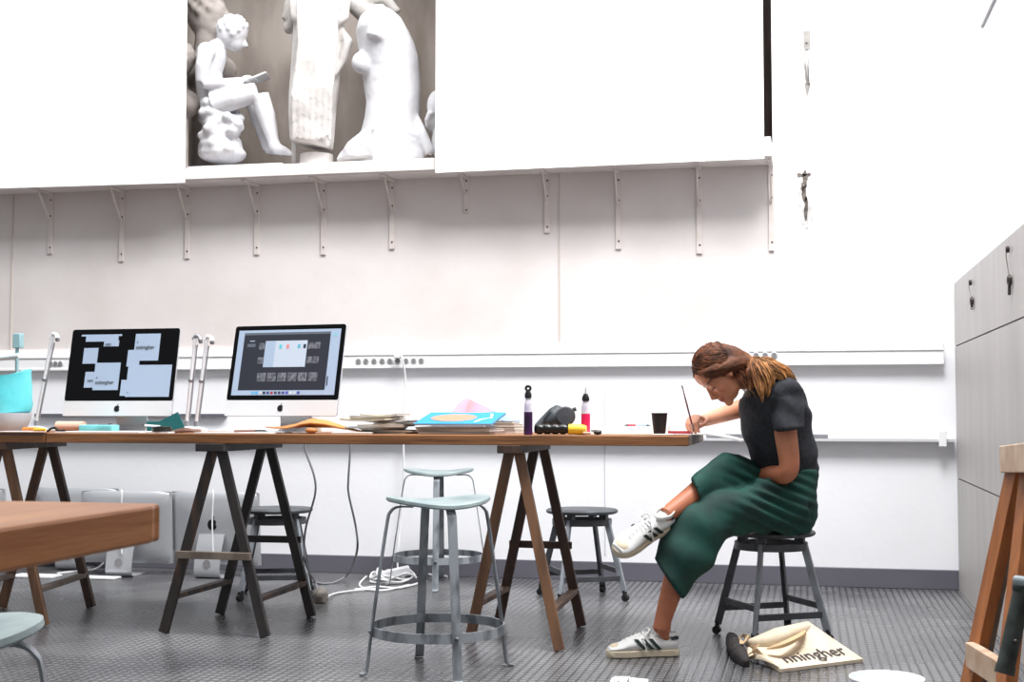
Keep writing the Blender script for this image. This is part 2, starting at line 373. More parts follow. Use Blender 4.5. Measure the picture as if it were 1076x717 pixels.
# cabinet doors on the right wall with hanging keys
m_cab = mat('grey_board', rgb(182, 177, 174), .5, c2=rgb(164, 159, 157), vscale=4, stretch=(1, 1.8, .3), contrast=(.2, .8), spec=.5)
m_gap = mat('dark_gap', rgb(70, 66, 66), .8)
CX = .80; yf = 7.6
t = thing('wall_cabinet', 'tall grey built-in cabinet with flush board doors along the right wall', 'cabinet', (CX, 5.5, 0))
MB().mm((CX+.008, 1.0, 0), (XR-.001, yf, 1.664)).build('carcass', m_gap, t, smooth=False)
for za, zb in ((0.0, .602), (.607, 1.316), (1.321, 1.664)):
    for y0, y1 in ((1.0, 3.3), (3.304, yf)):
        MB().mm((CX, y0, za+.002), (CX+.008, y1, zb)).build('door', m_cab, t, smooth=False)
m_key = mat('dark_key', rgb(74, 68, 66), .4, metal=.8)
for i, (px, ya, yb, lb) in enumerate(((1021, 297, 325, 'small key hanging on a cord from the far cabinet lock'), (1060.5, 262, 310, 'larger key hanging on a cord from the near cabinet lock'))):
    a = PX(px, ya, CX-.006); b_ = PX(px, yb, CX-.012); sc_ = (a-b_).length
    k = thing('hanging_key', lb, 'key', a, 0, 'keys on the cabinet')
    MB().lathe([(.014, 0), (.014, .01), (.01, .014)], a, 14, M.Rotation(R(-90), 3, 'Y')).build('lock', m_key, k)
    mid = b_ + (a-b_)*.38
    MB().tube([a+V((-.012, 0, 0)), a+V((-.012, .004, -.03)), mid], .0022, 6).build('cord', mat('cord_grey', rgb(150, 140, 135), .7), k)
    kb = MB(); rg = [mid+V((0, .02*math.cos(q*math.pi/6), -.012+.018*math.sin(q*math.pi/6))) for q in range(12)]
    kb.tube(rg, .007, 6, closed=True); kb.tube([mid+V((0, 0, -.028)), b_], .006, 6); kb.box(b_+V((0, .008, .012)), (.006, .02, .01))
    kb.build('key_body', m_key, k)

# ------------------------------------------------------------------ light
w = bpy.data.worlds.new('world'); scn.world = w; w.use_nodes = True
bg = w.node_tree.nodes['Background']; bg.inputs[0].default_value = (.93, .96, 1, 1); bg.inputs[1].default_value = .46
def area(name, loc, target, sx, sy, power, color=(1, 1, 1)):
    l = bpy.data.lights.new(name, 'AREA'); l.shape = 'RECTANGLE'; l.size = sx; l.size_y = sy; l.energy = power; l.color = color
    o = bpy.data.objects.new(name, l); COL.objects.link(o); o.location = loc
    o.rotation_euler = (V(target)-V(loc)).to_track_quat('-Z', 'Y').to_euler(); return o
area('skylight', (-1.5, 5.2, 6.8), (-1.5, 6.6, 0), 7, 1.6, 340, (1, .99, .97))
area('high_fill', (-1.5, 4.3, 6.6), (-1.5, 7.7, 2.3), 8, 1.6, 290, (.97, .98, 1))  # added fill, brightens the niche and back wall
area('right_light', (.3, 4.6, 6.0), (.1, 6.2, 0), 2.2, 1.8, 330)  # area light over the right side, brightens the floor there
scn.view_settings.view_transform = 'Standard'; scn.view_settings.look = 'None'; scn.view_settings.exposure = 0; scn.view_settings.gamma = 1
scn.cycles.use_denoising = True; scn.cycles.max_bounces = 6
scn.cycles.sample_clamp_indirect = 8
# ------------------------------------------------------------------ furniture
m_top = mat('worn_table_wood', rgb(166, 112, 68), .5, c2=rgb(104, 64, 36), vscale=7, stretch=(.35, 3, 6), contrast=(.3, .7), bump=.0015, bscale=30)
m_topf = mat('near_table_wood', rgb(190, 128, 74), .45, c2=rgb(138, 82, 42), vscale=4, stretch=(3, .35, 4), contrast=(.3, .75), bump=.002, bscale=14)
m_black = mat('black_stained_wood', rgb(52, 46, 44), .55, c2=rgb(34, 31, 32), vscale=9, stretch=(2, 2, .4), bump=.001)
m_blackw = mat('worn_black_wood', rgb(92, 66, 48), .6, c2=rgb(44, 38, 36), vscale=14, stretch=(2, 2, .3), contrast=(.45, .7))
m_brown = mat('brown_trestle_wood', rgb(126, 90, 64), .55, c2=rgb(86, 60, 43), vscale=9, stretch=(2, 2, .3), bump=.001)
m_brownd = mat('dark_brown_wood', rgb(86, 62, 52), .6, c2=rgb(60, 44, 38), vscale=9, stretch=(2, 2, .3))
m_greyw = mat('greyed_wood', rgb(134, 122, 110), .65, c2=rgb(100, 88, 78), vscale=9)
ZT = .87; TT = .042
def tabletop(xa, xb, ya, yb, m, bev=.004):
    return MB().mm((xa, ya, ZT-TT), (xb, yb, ZT))
xs = PY(48, 460, 5.38).x
t = thing('long_table', 'long worn wooden tabletop on trestles, from the left monitor to the woman', 'table', (-1.9, 5.7, 0))
tabletop(xs, -.46, 5.38, 6.16, m_top).build('tabletop', m_top, t, smooth=False, bevel=.004)
# protruding light edge strip at the right end
MB().mm((-.462, 5.39, ZT-TT+.002), (-.456, 6.15, ZT-.002)).build('end_strip', m_greyw, t, smooth=False)
t = thing('long_table', 'dark-edged wooden tabletop at the left edge, under the cyan bag', 'table', (-4.6, 5.7, 0))
tabletop(-5.6, xs-.006, 5.38, 6.16, m_top).build('tabletop', m_top, t, smooth=False, bevel=.004)
MB().mm((-5.6, 5.374, ZT-.008), (xs-.006, 5.40, ZT+.003)).build('dark_edge', m_brownd, t, smooth=False)

# near table, bottom left, with a chipped corner
t = thing('near_table', 'thick worn wooden table close to the camera with a chipped corner, left edge', 'table', (-1.1, .9, 0))
fx = -.678; fy = 1.335
xa = -1.9; ya = -.6
mb = MB(); poly = [(xa, ya), (fx+.012, ya), (fx+.004, .6), (fx, 1.0), (fx+.001, fy-.03), (fx-.004, fy-.016), (fx-.001, fy-.008), (fx-.007, fy-.002), (fx-.03, fy), (xa, fy+.004)]
mb.prism(poly, .0405, (0, 0, ZT-.0405)); mb.build('tabletop', m_topf, t, smooth=False, bevel=.005)
mb = MB(); mb.mm((xa+.08, ya+.08, .0), (xa+.14, ya+.14, ZT-.04)); 
for (x, y) in ((xa+.1, ya+.1), (xa+.1, fy-.5), (-1.25, fy-.5), (-1.25, ya+.1)):
    MB().mm((x-.03, y-.03, 0), (x+.03, y+.03, ZT-.0405)).build('leg', m_brown, t, smooth=False, bevel=.004)

# trestles: two A-frames joined by a beam along y
def trestle(f, z, label, ml, mb_, mr, rung_hi, bw=.13, side=.16, w=.042):
    """f: four feet (front-left, front-right, back-left, back-right)"""
    c = sum(f, V())/4
    t = thing('trestle', label, 'trestle', (c.x, c.y, 0), 0, 'wooden trestles carrying the long table')
    ft = (f[0]+f[1])/2; bk = (f[2]+f[3])/2; d = (bk-ft).normalized()
    ZB = z
    MB().bar(V((ft.x-.01, ft.y-.05, ZB-.017)), V((bk.x-.01, bk.y+.06, ZB-.017)), bw, .034).build('top_beam', mb_, t, smooth=False, bevel=.003)
    tops = []
    for k, (p, s) in enumerate(((f[0], -1), (f[1], 1), (f[2], -1), (f[3], 1))):
        m0 = ft if k < 2 else bk
        top = V((m0.x+s*.022, m0.y+(.012 if k < 2 else -.012), ZB-.036)); tops.append(top)
        dr = (p-top).normalized()
        MB().bar(top-dr*.01, V((p.x, p.y, .0))+V((0, 0, .004)), w, .026, V((0, 1, 0))).build('leg', ml[k] if isinstance(ml, list) else ml, t, smooth=False, bevel=.002)
    def at(k, zz): q = (zz-f[k].z)/(tops[k].z-f[k].z); return f[k]+(tops[k]-f[k])*q
    # low side rungs joining front and back legs
    for a, b_ in ((0, 2), (1, 3)):
        pa = at(a, side); pb = at(b_, side); s = -1 if a == 0 else 1
        off = V((s*.0, 0, 0)); MB().bar(pa+off, pb+off, .04, .022, UP).build('side_rung', mr, t, smooth=False, bevel=.002)
    for a, b_, zz, mm_ in rung_hi:
        pa = at(a, zz); pb = at(b_, zz); dx = (pb-pa).normalized()*.03; dy = V((0, -.024 if a == 0 else .024, 0))
        MB().bar(pa-dx+dy, pb+dx+dy, .022, .032, UP).build('rung', mm_, t, smooth=False, bevel=.002)
    return t
F2 = [G(172, 665.6), G(279, 670.7), G(231, 646), G(327.5, 649)]
trestle(F2, ZT-TT, 'black worn trestle with a greyed rung, under the left half of the table', [m_blackw, m_black, m_black, m_black], m_black, m_blackw, [(0, 1, .345, m_greyw), (2, 3, .36, m_black)])
F1 = [G(493.6, 674), G(588, 685), G(524, 655), G(611, 659)]
trestle(F1, ZT-TT, 'brown wooden trestle under the right part of the table near the purple bottle', [m_brown, m_brown, m_brownd, m_brownd], m_brownd, m_brown, [(2, 3, .36, m_brownd)], bw=.10)
F3 = [G(-52, 658), G(46.5, 658.6), G(2, 639), G(96, 639)]
trestle(F3, ZT-TT, 'brown wooden trestle at the left edge, behind the near table', [m_brown, m_brown, m_brown, m_brownd], m_brownd, m_greyw, [(2, 3, .36, m_brownd)])

# low wooden-seat metal stools
m_dks = mat('dark_grey_steel', rgb(88, 90, 95), .45, metal=.3, var=.3, vscale=14)
m_lts = mat('grey_painted_steel', rgb(156, 162, 170), .45, metal=.25, var=.35, vscale=10)
m_seat = mat('dark_stool_seat', rgb(84, 90, 94), .5, c2=rgb(58, 60, 64), vscale=10)
m_rub = mat('black_rubber', rgb(30, 30, 32), .6)
def low_stool(loc, label, rz=0, H=.46):
    t = thing('work_stool', label, 'stool', (0, 0, 0), 0, 'low grey four-legged stools')
    MB().lathe([(.0, H-.022), (.175, H-.022), (.186, H-.016), (.188, H-.006), (.18, H), (0, H)], seg=36).build('seat', m_seat, t)
    b = MB()
    ro, ri = .155, .13
    b.lathe([(ri, H-.08), (ro, H-.08), (ro, H-.05), (ri, H-.05)], seg=36, cap=False)
    b.f.extend([(k, (k+1) % 36, 108+(k+1) % 36, 108+k) for k in range(36)]); b.m += [0]*36
    b.build('seat_ring', m_dks, t)
    for k in range(4):
        a = math.pi/4+k*math.pi/2; d = V((math.cos(a), math.sin(a), 0)); e = V((-d.y, d.x, 0))
        MB().bar(d*.125+V((0, 0, H-.022)), d*.125+V((0, 0, H-.05)), .04, .03, e).build('spacer', m_dks, t, smooth=False)
        top = d*.142+V((0, 0, H-.052)); foot = d*.240+V((0, 0, .045))
        lg = MB().bar(top, foot, .03, .018, e).build('leg', [m_dks, m_dks, m_lts, m_lts][k], t, smooth=False, bevel=.002)
        c = MB(); c.tube([d*.246+e*.012+V((0, 0, .018)), d*.246-e*.012+V((0, 0, .018))], .0175, 14); c.bar(foot+V((0, 0, .01)), d*.246+V((0, 0, .018)), .012, .03, e)
        c.build('caster', m_rub, lg)
    for z, off in ((.115, .0), (.15, .0)):
        for k in range(4):
            if (k % 2 == 0) != (z == .115): continue
            a = math.pi/4+k*math.pi/2; q = .142+(.240-.142)*(H-.052-z)/(H-.052-.045)
            p = V((math.cos(a)*q, math.sin(a)*q, z)); a2 = a+math.pi/2; r_ = V((math.cos(a2)*q, math.sin(a2)*q, z))
            MB().bar(p, r_, .012, .026, UP).build('rung', m_dks, t, smooth=False)
    t.location = loc; t.rotation_euler.z = rz; t.matrix_basis = M.Translation(V(loc)) @ M.Rotation(rz, 4, 'Z')
    return t
def zfix(p): return (p.x, p.y, 0)
s0c = D(810, 560, 5.71)
s0 = low_stool(zfix(s0c), 'grey metal stool with the woman sitting on it, tote bag at its feet', R(30))
for px, py, Z, lb, rz in ((611.5, 535, 6.93, 'grey metal stool with casters by the wall, right of the brown trestle', R(28)), (291, 527, 7.0, 'dark metal stool by the wall, behind the black trestle', R(20))):
    c = copy_tree(s0); p = D(px, py, Z); c.location = zfix(p); c.rotation_euler.z = rz; c['label'] = lb

# tall mint-seat stools of bent flat steel
m_mint = mat('mint_seat_paint', rgb(156, 170, 169), .45, c2=rgb(120, 134, 138), vscale=7, spec=.5)
m_wst = mat('worn_pale_steel', rgb(150, 156, 162), .45, metal=.2, c2=rgb(92, 97, 102), vscale=16, stretch=(1, 1, .35), contrast=(.38, .55))
def tall_stool(loc, label, rz, H=.645):
    t = thing('tall_stool', label, 'stool', (0, 0, 0), 0, 'tall pale stools with pressed mint seats')
    s = MB(); n = 40; rs = []
    def zt(r_, a): return H - .012 + .018*(r_/.195)**2*abs(math.cos(a))**1.5*1.0 - .006*math.sin(a)**2*(r_/.195)**2
    for r_, dz in ((.02, -.012), (.15, -.012), (.188, -.018), (.197, -.012), (.195, -.002), (.185, .002), (.12, 0), (.06, 0), (.02, 0)):
        rs.append([V((r_*math.cos(2*math.pi*k/n), r_*math.sin(2*math.pi*k/n), zt(r_, 2*math.pi*k/n)+dz)) for k in range(n)])
    s.rings(rs); s.build('seat', m_mint, t)
    for k in range(4):
        a = k*math.pi/2; d = V((math.cos(a), math.sin(a), 0)); e = V((-d.y, d.x, 0))
        P_ = lambda r_, z: d*r_+V((0, 0, z))
        pts = smoothline([P_(.10, H-.034), P_(.155, H-.033), P_(.183, H-.05), P_(.196, H-.09), P_(.225, .36), P_(.252, .17), P_(.268, .03), P_(.277, .008), P_(.295, .004)], 5)
        lg = MB().strip(pts, .034, .005, e).build('leg', m_wst, t, smooth=False)
        MB().ell(P_(.258, .157), (.008, .008, .008), nu=10, nv=6).build('rivet', m_wst, lg)
    r_ = MB(); n = 48
    rs = [[V((q*math.cos(2*math.pi*k/n), q*math.sin(2*math.pi*k/n), z)) for q, z in ((.2475, .14), (.2535, .14), (.2505, .175), (.2445, .175))] for k in range(n)]
    r_.rings(rs, False, True); r_.build('foot_ring', m_wst, t)
    t.location = loc; t.rotation_euler.z = rz; t.matrix_basis = M.Translation(V(loc)) @ M.Rotation(rz, 4, 'Z')
    return t
mc = (G(380, 710)+G(537, 700))/2; dd = G(537, 700)-G(380, 710)
T0 = tall_stool(zfix(mc), 'tall pale steel stool with a mint seat in the middle foreground', math.atan2(dd.y, dd.x))
c = copy_tree(T0); p = G(461, 494, .64); c.location = zfix(p); c.rotation_euler.z = R(12); c['label'] = 'tall pale steel stool farther back by the wall, behind the middle one'
c = copy_tree(T0); p = G(-98, 662, .64); c.location = zfix(p); c.rotation_euler.z = R(28); c['label'] = 'tall mint-seat stool at the bottom left corner, partly outside'

# wooden sawhorse at the right edge, close to the camera
m_or = mat('orange_pine', rgb(176, 108, 56), .5, c2=rgb(124, 68, 32), vscale=6, stretch=(3, 3, .3), contrast=(.3, .7))
m_pale = mat('pale_wood', rgb(214, 190, 168), .6, c2=rgb(184, 150, 122), vscale=9)
m_gst = mat('green_grey_steel', rgb(78, 86, 82), .5, metal=.4, var=.6, vscale=18)
t = thing('wooden_sawhorse', 'orange wooden sawhorse with a grey-green clamp at the right edge', 'trestle', D(1060, 600, 3.6).xy.to_3d())
def leg2(p1, p2, Z1, Z2, w, h, m, nm='leg', up=None):
    a = D(*p1, Z1); b_ = D(*p2, Z2); d = (b_-a); k = (0-a.z)/d.z; b_ = a+d*k
    return MB().bar(a, b_+V((0, 0, .004)), w, h, up or RT).build(nm, m, t, smooth=False, bevel=.002), a, b_
leg2((1069, 488), (1026, 690), 3.7, 3.78, .03, .08, m_or, up=HD)
leg2((1083, 488), (1058, 717), 3.62, 3.35, .032, .06, m_or, up=HD)
leg2((1078, 488), (1048, 640), 3.74, 3.78, .02, .02, m_greyw, 'inner_post', up=HD)
MB().bar(D(1062, 483, 3.75), D(1110, 480, 3.1), .06, .075, UP).build('top_beam', m_pale, t, smooth=False, bevel=.003)
MB().bar(D(1020, 688, 3.78), D(1058, 712, 3.4), .03, .07, UP).build('cross_rung', m_pale, t, smooth=False, bevel=.003)
leg2((1112, 488), (1124, 717), 3.5, 3.6, .03, .06, m_or, up=HD)
leg2((1112, 488), (1130, 717), 3.2, 3.0, .03, .06, m_or, up=HD)
k = thing('steel_clamp', 'grey-green steel tube clamp fixed to the sawhorse at the right edge', 'clamp', D(1062, 680, 3.3))
a = D(1074, 622, 3.28); b_ = D(1057, 700, 3.25)
cl = MB().tube([a, b_], .022, 20).build('barrel', m_gst, k)
MB().tube([b_, b_+(b_-a).normalized()*.02], .024, 20).build('collar', m_gst, k)
MB().ell(a+V((0, 0, .01)), (.024, .024, .024)).build('round_end', m_gst, k)
MB().tube([D(1068, 610, 3.25), D(1084, 612, 3.2)], .012, 12).build('handle', mat('pale_handle', rgb(150, 160, 164), .4, metal=.5), k)
MB().ell(b_+(a-b_)*.35-HD*.026, (.006, .006, .006), nu=8, nv=6).build('screw', m_screw, k)
# ------------------------------------------------------------------ plaster statues on the shelf
m_pl = mat('white_plaster', rgb(212, 212, 216), .75, c2=rgb(190, 188, 190), vscale=6, bump=.003, bscale=30, contrast=(.3, .6))
m_plo = mat('old_plaster', rgb(210, 206, 203), .85, c2=rgb(172, 166, 162), vscale=5, bump=.004, bscale=25, contrast=(.3, .6))
m_plg = mat('shaded_plaster', rgb(176, 168, 163), .9, c2=rgb(140, 131, 126), vscale=6, bump=.004, bscale=20)  # grey holds the shade at the back of the niche
ZSH = ZS+.055
def shelf_clamp(p, n=None):
    if p.z < ZSH+.001: p.z = ZSH+.001
    return p
def ringpq(P, Q, Z, b, n=24, tilt=0):
    """closed ring whose picture outline runs through P and Q, depth half-size b"""
    a = D(*P, Z); c = D(*Q, Z); m_ = (a+c)/2; e = (c-a)/2
    return [m_ + e*math.cos(2*math.pi*k/n) + (HD*b)*math.sin(2*math.pi*k/n) for k in range(n)]
ZZ = 8.3
# seated figure reading
t = thing('seated_statue', 'white plaster statue of a seated figure bending over a tablet', 'statue', D(240, 164, ZZ))
b = MB(); Q = lambda x, y, dz=0: D(x, y, ZZ+dz)
b.tube([Q(224, 112), Q(221, 95), Q(219, 75), Q(224, 56), Q(232, 46)], [.085, .085, .085, .088, .045], 18, flat=1.25, up=HD)
b.tube([Q(229, 50), Q(238, 40)], [.045, .042], 12)
hx = (RT*.35+UP*.9).normalized(); hf = (RT*.6-UP*.8).normalized(); hf = (hf-hx*hf.dot(hx)).normalized()
hs = HD
hc = Q(244, 34)
b.ell(hc, (.098, .085, .105), (hf, hs, hx)); b.ell(hc+hf*.045-hx*.05, (.055, .055, .06), (hf, hs, hx))
b.tube([hc+hf*.09-hx*.02, hc+hf*.118-hx*.055], [.01, .016], 8)
for k in range(46):   # curls of hair
    a_ = k*2.399; zz = 1-(k+.5)/46*1.25
    r_ = math.sqrt(max(0, 1-zz*zz)); d_ = hx*zz+hf*(r_*math.cos(a_))+hs*(r_*math.sin(a_))
    if d_.dot(hf) > .55 and zz < .45: continue
    b.ell(hc+hf*(d_.dot(hf)*.095)+hs*(d_.dot(hs)*.083)+hx*(d_.dot(hx)*.103), (.019, .019, .019), nu=8, nv=6)
for s_ in (-1, 1):
    o = s_*.15
    b.ell(Q(217 if s_ < 0 else 222, 54, o*.85), (.058, .058, .058))
    b.tube([Q(216, 54, o), Q(213, 70, o*1.15), Q(212, 87, o*1.1)], [.052, .045, .036], 12)
    b.tube([Q(212, 87, o*1.1), Q(235, 88, o*.8), Q(255, 85, o*.3)], [.038, .034, .024], 12)
    b.ell(Q(260, 83, o*.2), (.04, .022, .025), (RT, HD, UP))
    for j in range(4): b.tube([Q(262, 82, o*.2+(j-1.5)*.017), Q(268, 82, o*.18+(j-1.5)*.015), Q(271, 85, o*.15+(j-1.5)*.013)], [.009, .009, .007], 6)
    b.tube([Q(224, 108, o*.5), Q(248, 102, o*.6), Q(270, 101-(4 if s_ < 0 else 0), o*.6)], [.09, .075, .06], 16)
    kx = 271 + (2 if s_ < 0 else -6)
    b.tube([Q(kx, 100, o*.6), Q(kx+7, 122, o*.6), Q(kx+14, 148, o*.6), Q(kx+17, 156, o*.6)], [.058, .056, .036, .038], 14)
    b.tube([Q(kx+15, 156, o*.6), Q(kx+24, 158, o*.6), Q(kx+33, 161.5, o*.6)], [.038, .034, .018], 10, flat=.9)
    for j in range(4): b.ell(Q(kx+33, 162, o*.6+(j-1.5)*.014), (.016, .008, .009), (RT, HD, UP), 8, 6)
remeshed('body', b, m_pl, t, .008, 2)
b = MB()
for j, (x0, x1, y_) in enumerate(((210, 238, 112), (210, 243, 122), (212, 250, 132), (209, 251, 144), (208, 256, 154), (207, 260, 162))): b.ell(Q((x0+x1)/2, y_), ((x1-x0)/2/178*1.02, .16, .06), (RT, HD, UP))
rr_ = random.Random(4)
for k in range(50): b.ell(Q(rr_.uniform(211, 252), rr_.uniform(116, 158), rr_.uniform(-.15, .1)), (.035, .035, .03), nu=8, nv=6)
remeshed('rock_seat', b, m_pl, t, .012, 2, post=shelf_clamp)
a = D(197, 160, 8.2); c_ = D(306, 160, 8.2)
MB().mm((a.x, 7.50, ZSH+.0005), (c_.x, 8.0, ZSH+.05)).build('plinth', m_pl, t, smooth=False, bevel=.008)
bk = MB(); bc = Q(274, 82, -.0); 
bk.box(bc, (.10, .15, .012), M.Rotation(-YAW*-1, 3, 'Z') @ M.Rotation(R(-22), 3, 'Y')); bk.build('tablet', m_pl, t, bevel=.003)

# draped column figure
def folds(rs, amp, nf, ph=0):
    out = []
    for i, r_ in enumerate(rs):
        c = sum(r_, V())/len(r_); n = len(r_)
        out.append([c+(p-c)*(1+amp*math.sin(nf*2*math.pi*k/n+ph+i*.25)+amp*.5*math.sin((nf*1.7)*2*math.pi*k/n-i*.4)) for k, p in enumerate(r_)])
    return out
def interp(keys, n):
    out = []
    for i in range(n+1):
        t_ = i/n*(len(keys)-1); j = min(int(t_), len(keys)-2); q = t_-j; a, c = keys[j], keys[j+1]
        out.append([tuple(a[m][z]*(1-q)+c[m][z]*q for z in (0, 1)) for m in (0, 1)]+[a[2]*(1-q)+c[2]*q, a[3]*(1-q)+c[3]*q])
    return out
t = thing('draped_statue', 'tall worn plaster statue of a draped standing figure, top cut off by the photo', 'statue', D(334, 165, 8.20))
keys = [((304.5, 148), (349, 158), 8.20, .15), ((304, 120), (352, 122), 8.20, .16), ((305, 90), (356, 88), 8.20, .17), ((308, 55), (359, 55), 8.20, .17), ((309, 30), (363, 35), 8.20, .17), ((311, 5), (361, 8), 8.20, .16), ((312, -30), (360, -30), 8.20, .15), ((318, -60), (354, -60), 8.20, .12)]
rs = folds([ringpq(P, Q_, Z, b_, 56) for P, Q_, Z, b_ in interp(keys, 28)], .035, 9)
b = MB(); b.rings(rs)
b.ell(D(336, -68, 8.20), (.06, .06, .09)); b.ell(D(336, -88, 8.20), (.075, .085, .105))
for s_ in (-1, 1): b.tube([D(336+s_*16, -50, 8.20), D(336+s_*27, -15, 8.20), D(336+s_*24, 18, 8.11), D(336+s_*8, 28, 8.03)], [.05, .045, .04, .03], 12)
for k in range(7): b.tube([D(312+k*7, -10, 8.05), D(316+k*6, 45, 8.01), D(308+k*6.6, 100, 8.02), D(308+k*6.4, 148, 8.05)], [.012, .02, .016, .012], 8)
b.tube([D(356, 28, 8.15), D(366, 44, 8.13), D(360, 62, 8.13), D(350, 80, 8.11)], [.02, .035, .03, .02], 10)
remeshed('body', b, m_plo, t, .012, 2)
a = D(309, 152, 8.15); c_ = D(345, 152, 8.15)
MB().lathe([((c_-a).length/2*1.08, 0), ((c_-a).length/2, .02), ((c_-a).length/2*.97, .13)], V(((a.x+c_.x)/2, D(327, 150, 8.25).y, ZSH+.0005)), 28).build('round_base', m_plo, t)

# headless torso
t = thing('torso_statue', 'white plaster headless female torso on draped legs, right of the draped column figure', 'statue', D(405, 165, 8.10))
keys = [((354, 170), (453, 172), 8.10, .2), ((358, 160), (452, 163), 8.10, .2), ((366, 151), (449, 152), 8.10, .19), ((379, 140), (445, 142), 8.10, .17), ((383, 125), (441, 126), 8.10, .16), ((385, 108), (441, 110), 8.10, .15), ((382, 90), (442, 94), 8.10, .145), ((380, 74), (441, 78), 8.10, .15), ((378, 62), (440, 62), 8.10, .17), ((376, 48), (436, 47), 8.10, .19), ((374, 34), (430, 34), 8.10, .2), ((378, 20), (422, 20), 8.10, .17), ((388, 11), (412, 11), 8.10, .09)]
rs = [ringpq(P, Q_, Z, b_, 40) for P, Q_, Z, b_ in interp(keys, 36)]
rs = [[(lambda c: c+(p-c)*(1+(.03*math.sin(k*2*math.pi/40*8+i*.9) if i < 9 else 0)))(sum(r_, V())/40) for k, p in enumerate(r_)] for i, r_ in enumerate(rs)]
b = MB(); b.rings(rs)
for dz in (-.08, .08): b.ell(D(381, 66, 8.10+dz), (.068, .062, .07), (RT, HD, UP)); b.ell(D(370.5, 68, 8.10+dz), (.012, .012, .012), nu=8, nv=6)
b.tube([D(398, 18, 8.10), D(396, 6, 8.10)], [.055, .05], 14)
for dz, x_ in ((-.17, 392), (.17, 388)): b.ell(D(x_+8, 24, 8.10+dz*.9), (.07, .06, .07)); b.tube([D(x_+6, 26, 8.10+dz), D(x_+1, 40, 8.10+dz*1.05)], [.06, .05], 12)
rq = random.Random(8)
for k in range(9): y_ = 140+k*3.6; b.tube([D(372-k*1.5, y_+6, 8.42), D(395, y_-4+k*.5, 7.915), D(425, y_+rq.uniform(-3, 3), 7.92), D(444, y_+5, 8.03)], [.012, .022, .02, .010], 8)
b.tube([D(436, 120, 8.06), D(443, 140, 8.00), D(453, 162, 7.98)], [.02, .035, .03], 10)
remeshed('body', b, m_pl, t, .011, 2, post=shelf_clamp)
# dark chip under the torso
p = D(436, 162, 7.5); tag(MB().prism([(0, 0), (.11, 0), (.095, .035), (.07, .022), (.05, .052), (.02, .03)], .04, (p.x-.06, 7.44, ZSH+.0005), (V((1, 0, 0)), V((0, 0, 1)), V((0, 1, 0)))).build('plaster_shard', mat('dark_shard', rgb(92, 76, 66), .9, c2=rgb(50, 40, 36), vscale=30), smooth=False, bevel=.002), 'small dark brown shard on the shelf edge before the headless torso', 'shard')
p = D(296, 172, 7.5); tag(MB().prism([(0, 0), (.05, 0), (.04, .012), (.01, .014)], .03, (p.x-.02, 7.43, ZSH+.0005), (V((1, 0, 0)), V((0, 0, 1)), V((0, 1, 0)))).build('dark_chip', mat('dark_chip', rgb(70, 60, 54), .9), smooth=False), 'thin dark chip on the shelf edge below the seated statue\'s feet', 'chip')

# small fragment at right, half behind the panel
t = tag(remeshed('statue_fragment', (lambda b: (b.ell(D(460, 112, 8.03), (.065, .08, .1)), b.ell(D(455, 128, 8.03), (.045, .06, .07)), b.tube([D(450, 134, 7.99), D(449, 124, 7.97)], [.018, .02], 8), b.tube([D(452, 118, 7.97), D(449, 126, 7.97)], [.02, .015], 8), b.ell(D(464, 150, 8.03), (.06, .08, .13)), b)[-1])(MB()), m_pl, None, .009, 2, post=shelf_clamp), 'white plaster fragment peeking out left of the right hanging panel', 'statue')
# busts in painted shade behind at far left, old head and arm pieces
def bust(name, cx, cy, Z, s_, m, label, turn=1, base_y=160):
    t = thing(name, label, 'bust', D(cx, base_y, Z)); b = MB(); c = D(cx, cy, Z)
    b.ell(c, (.105*s_, .09*s_, .125*s_)); b.ell(c+RT*(.03*turn*s_)-UP*.07*s_, (.07*s_, .07*s_, .075*s_))
    b.tube([c+RT*(.1*turn*s_)+UP*.02, c+RT*(.128*turn*s_)-UP*.035*s_], [.012*s_, .02*s_], 8)
    b.ell(c+RT*(.085*turn*s_)+UP*.03*s_-HD*.03, (.02*s_, .03*s_, .012*s_)); b.ell(c+RT*(.092*turn*s_)-UP*.07*s_, (.02*s_, .03*s_, .011*s_))
    b.tube([c-UP*.08*s_, c-UP*.22*s_], [.055*s_, .065*s_], 14)
    b.ell(c-UP*.3*s_, (.17*s_, .11*s_, .1*s_))
    for k in range(40):
        a_ = k*2.399; zz = 1-(k+.5)/40*1.2; r_ = math.sqrt(max(0, 1-zz*zz))
        d_ = V((r_*math.cos(a_), r_*math.sin(a_), zz))
        if d_.dot(RT)*turn > .5 and zz < .5: continue
        b.ell(c+V((d_.x*.1, d_.y*.088, d_.z*.12))*s_, (.02*s_,)*3, nu=8, nv=6)
    zb = (c-UP*.38*s_).z
    if zb > ZSH+.02: b.lathe([(.11*s_, 0), (.1*s_, .03), (.07*s_, .06), (.07*s_, zb-ZSH+.02)], V((c.x, c.y, ZSH+.001)), 20)
    return remeshed('body', b, m, t, .013, 2, post=shelf_clamp)
bust('shaded_bust', 217, 15, 8.62, 1.25, m_plg, 'dusty grey plaster bust in the niche behind the seated statue', 1)
bust('shaded_bust', 188, 62, 8.3, .95, m_plg, 'dusty grey plaster head low behind the seated statue\'s back', -1)
t = tag(remeshed('plaster_mask', (lambda b: (b.ell(D(306, 14, 8.4), (.05, .06, .12)), b.tube([D(301, 10, 8.36), D(298, 20, 8.36)], [.014, .02], 8), b.ell(D(303, 28, 8.4), (.03, .05, .05)), b.tube([D(309, 0, 8.5), D(309, 100, 8.5), D(309, 172, 8.5)], [.02, .02, .02], 8), b)[-1])(MB()), m_plo, None, .01, 2, post=shelf_clamp), 'pale plaster face peeking out behind the left side of the draped column figure', 'statue')
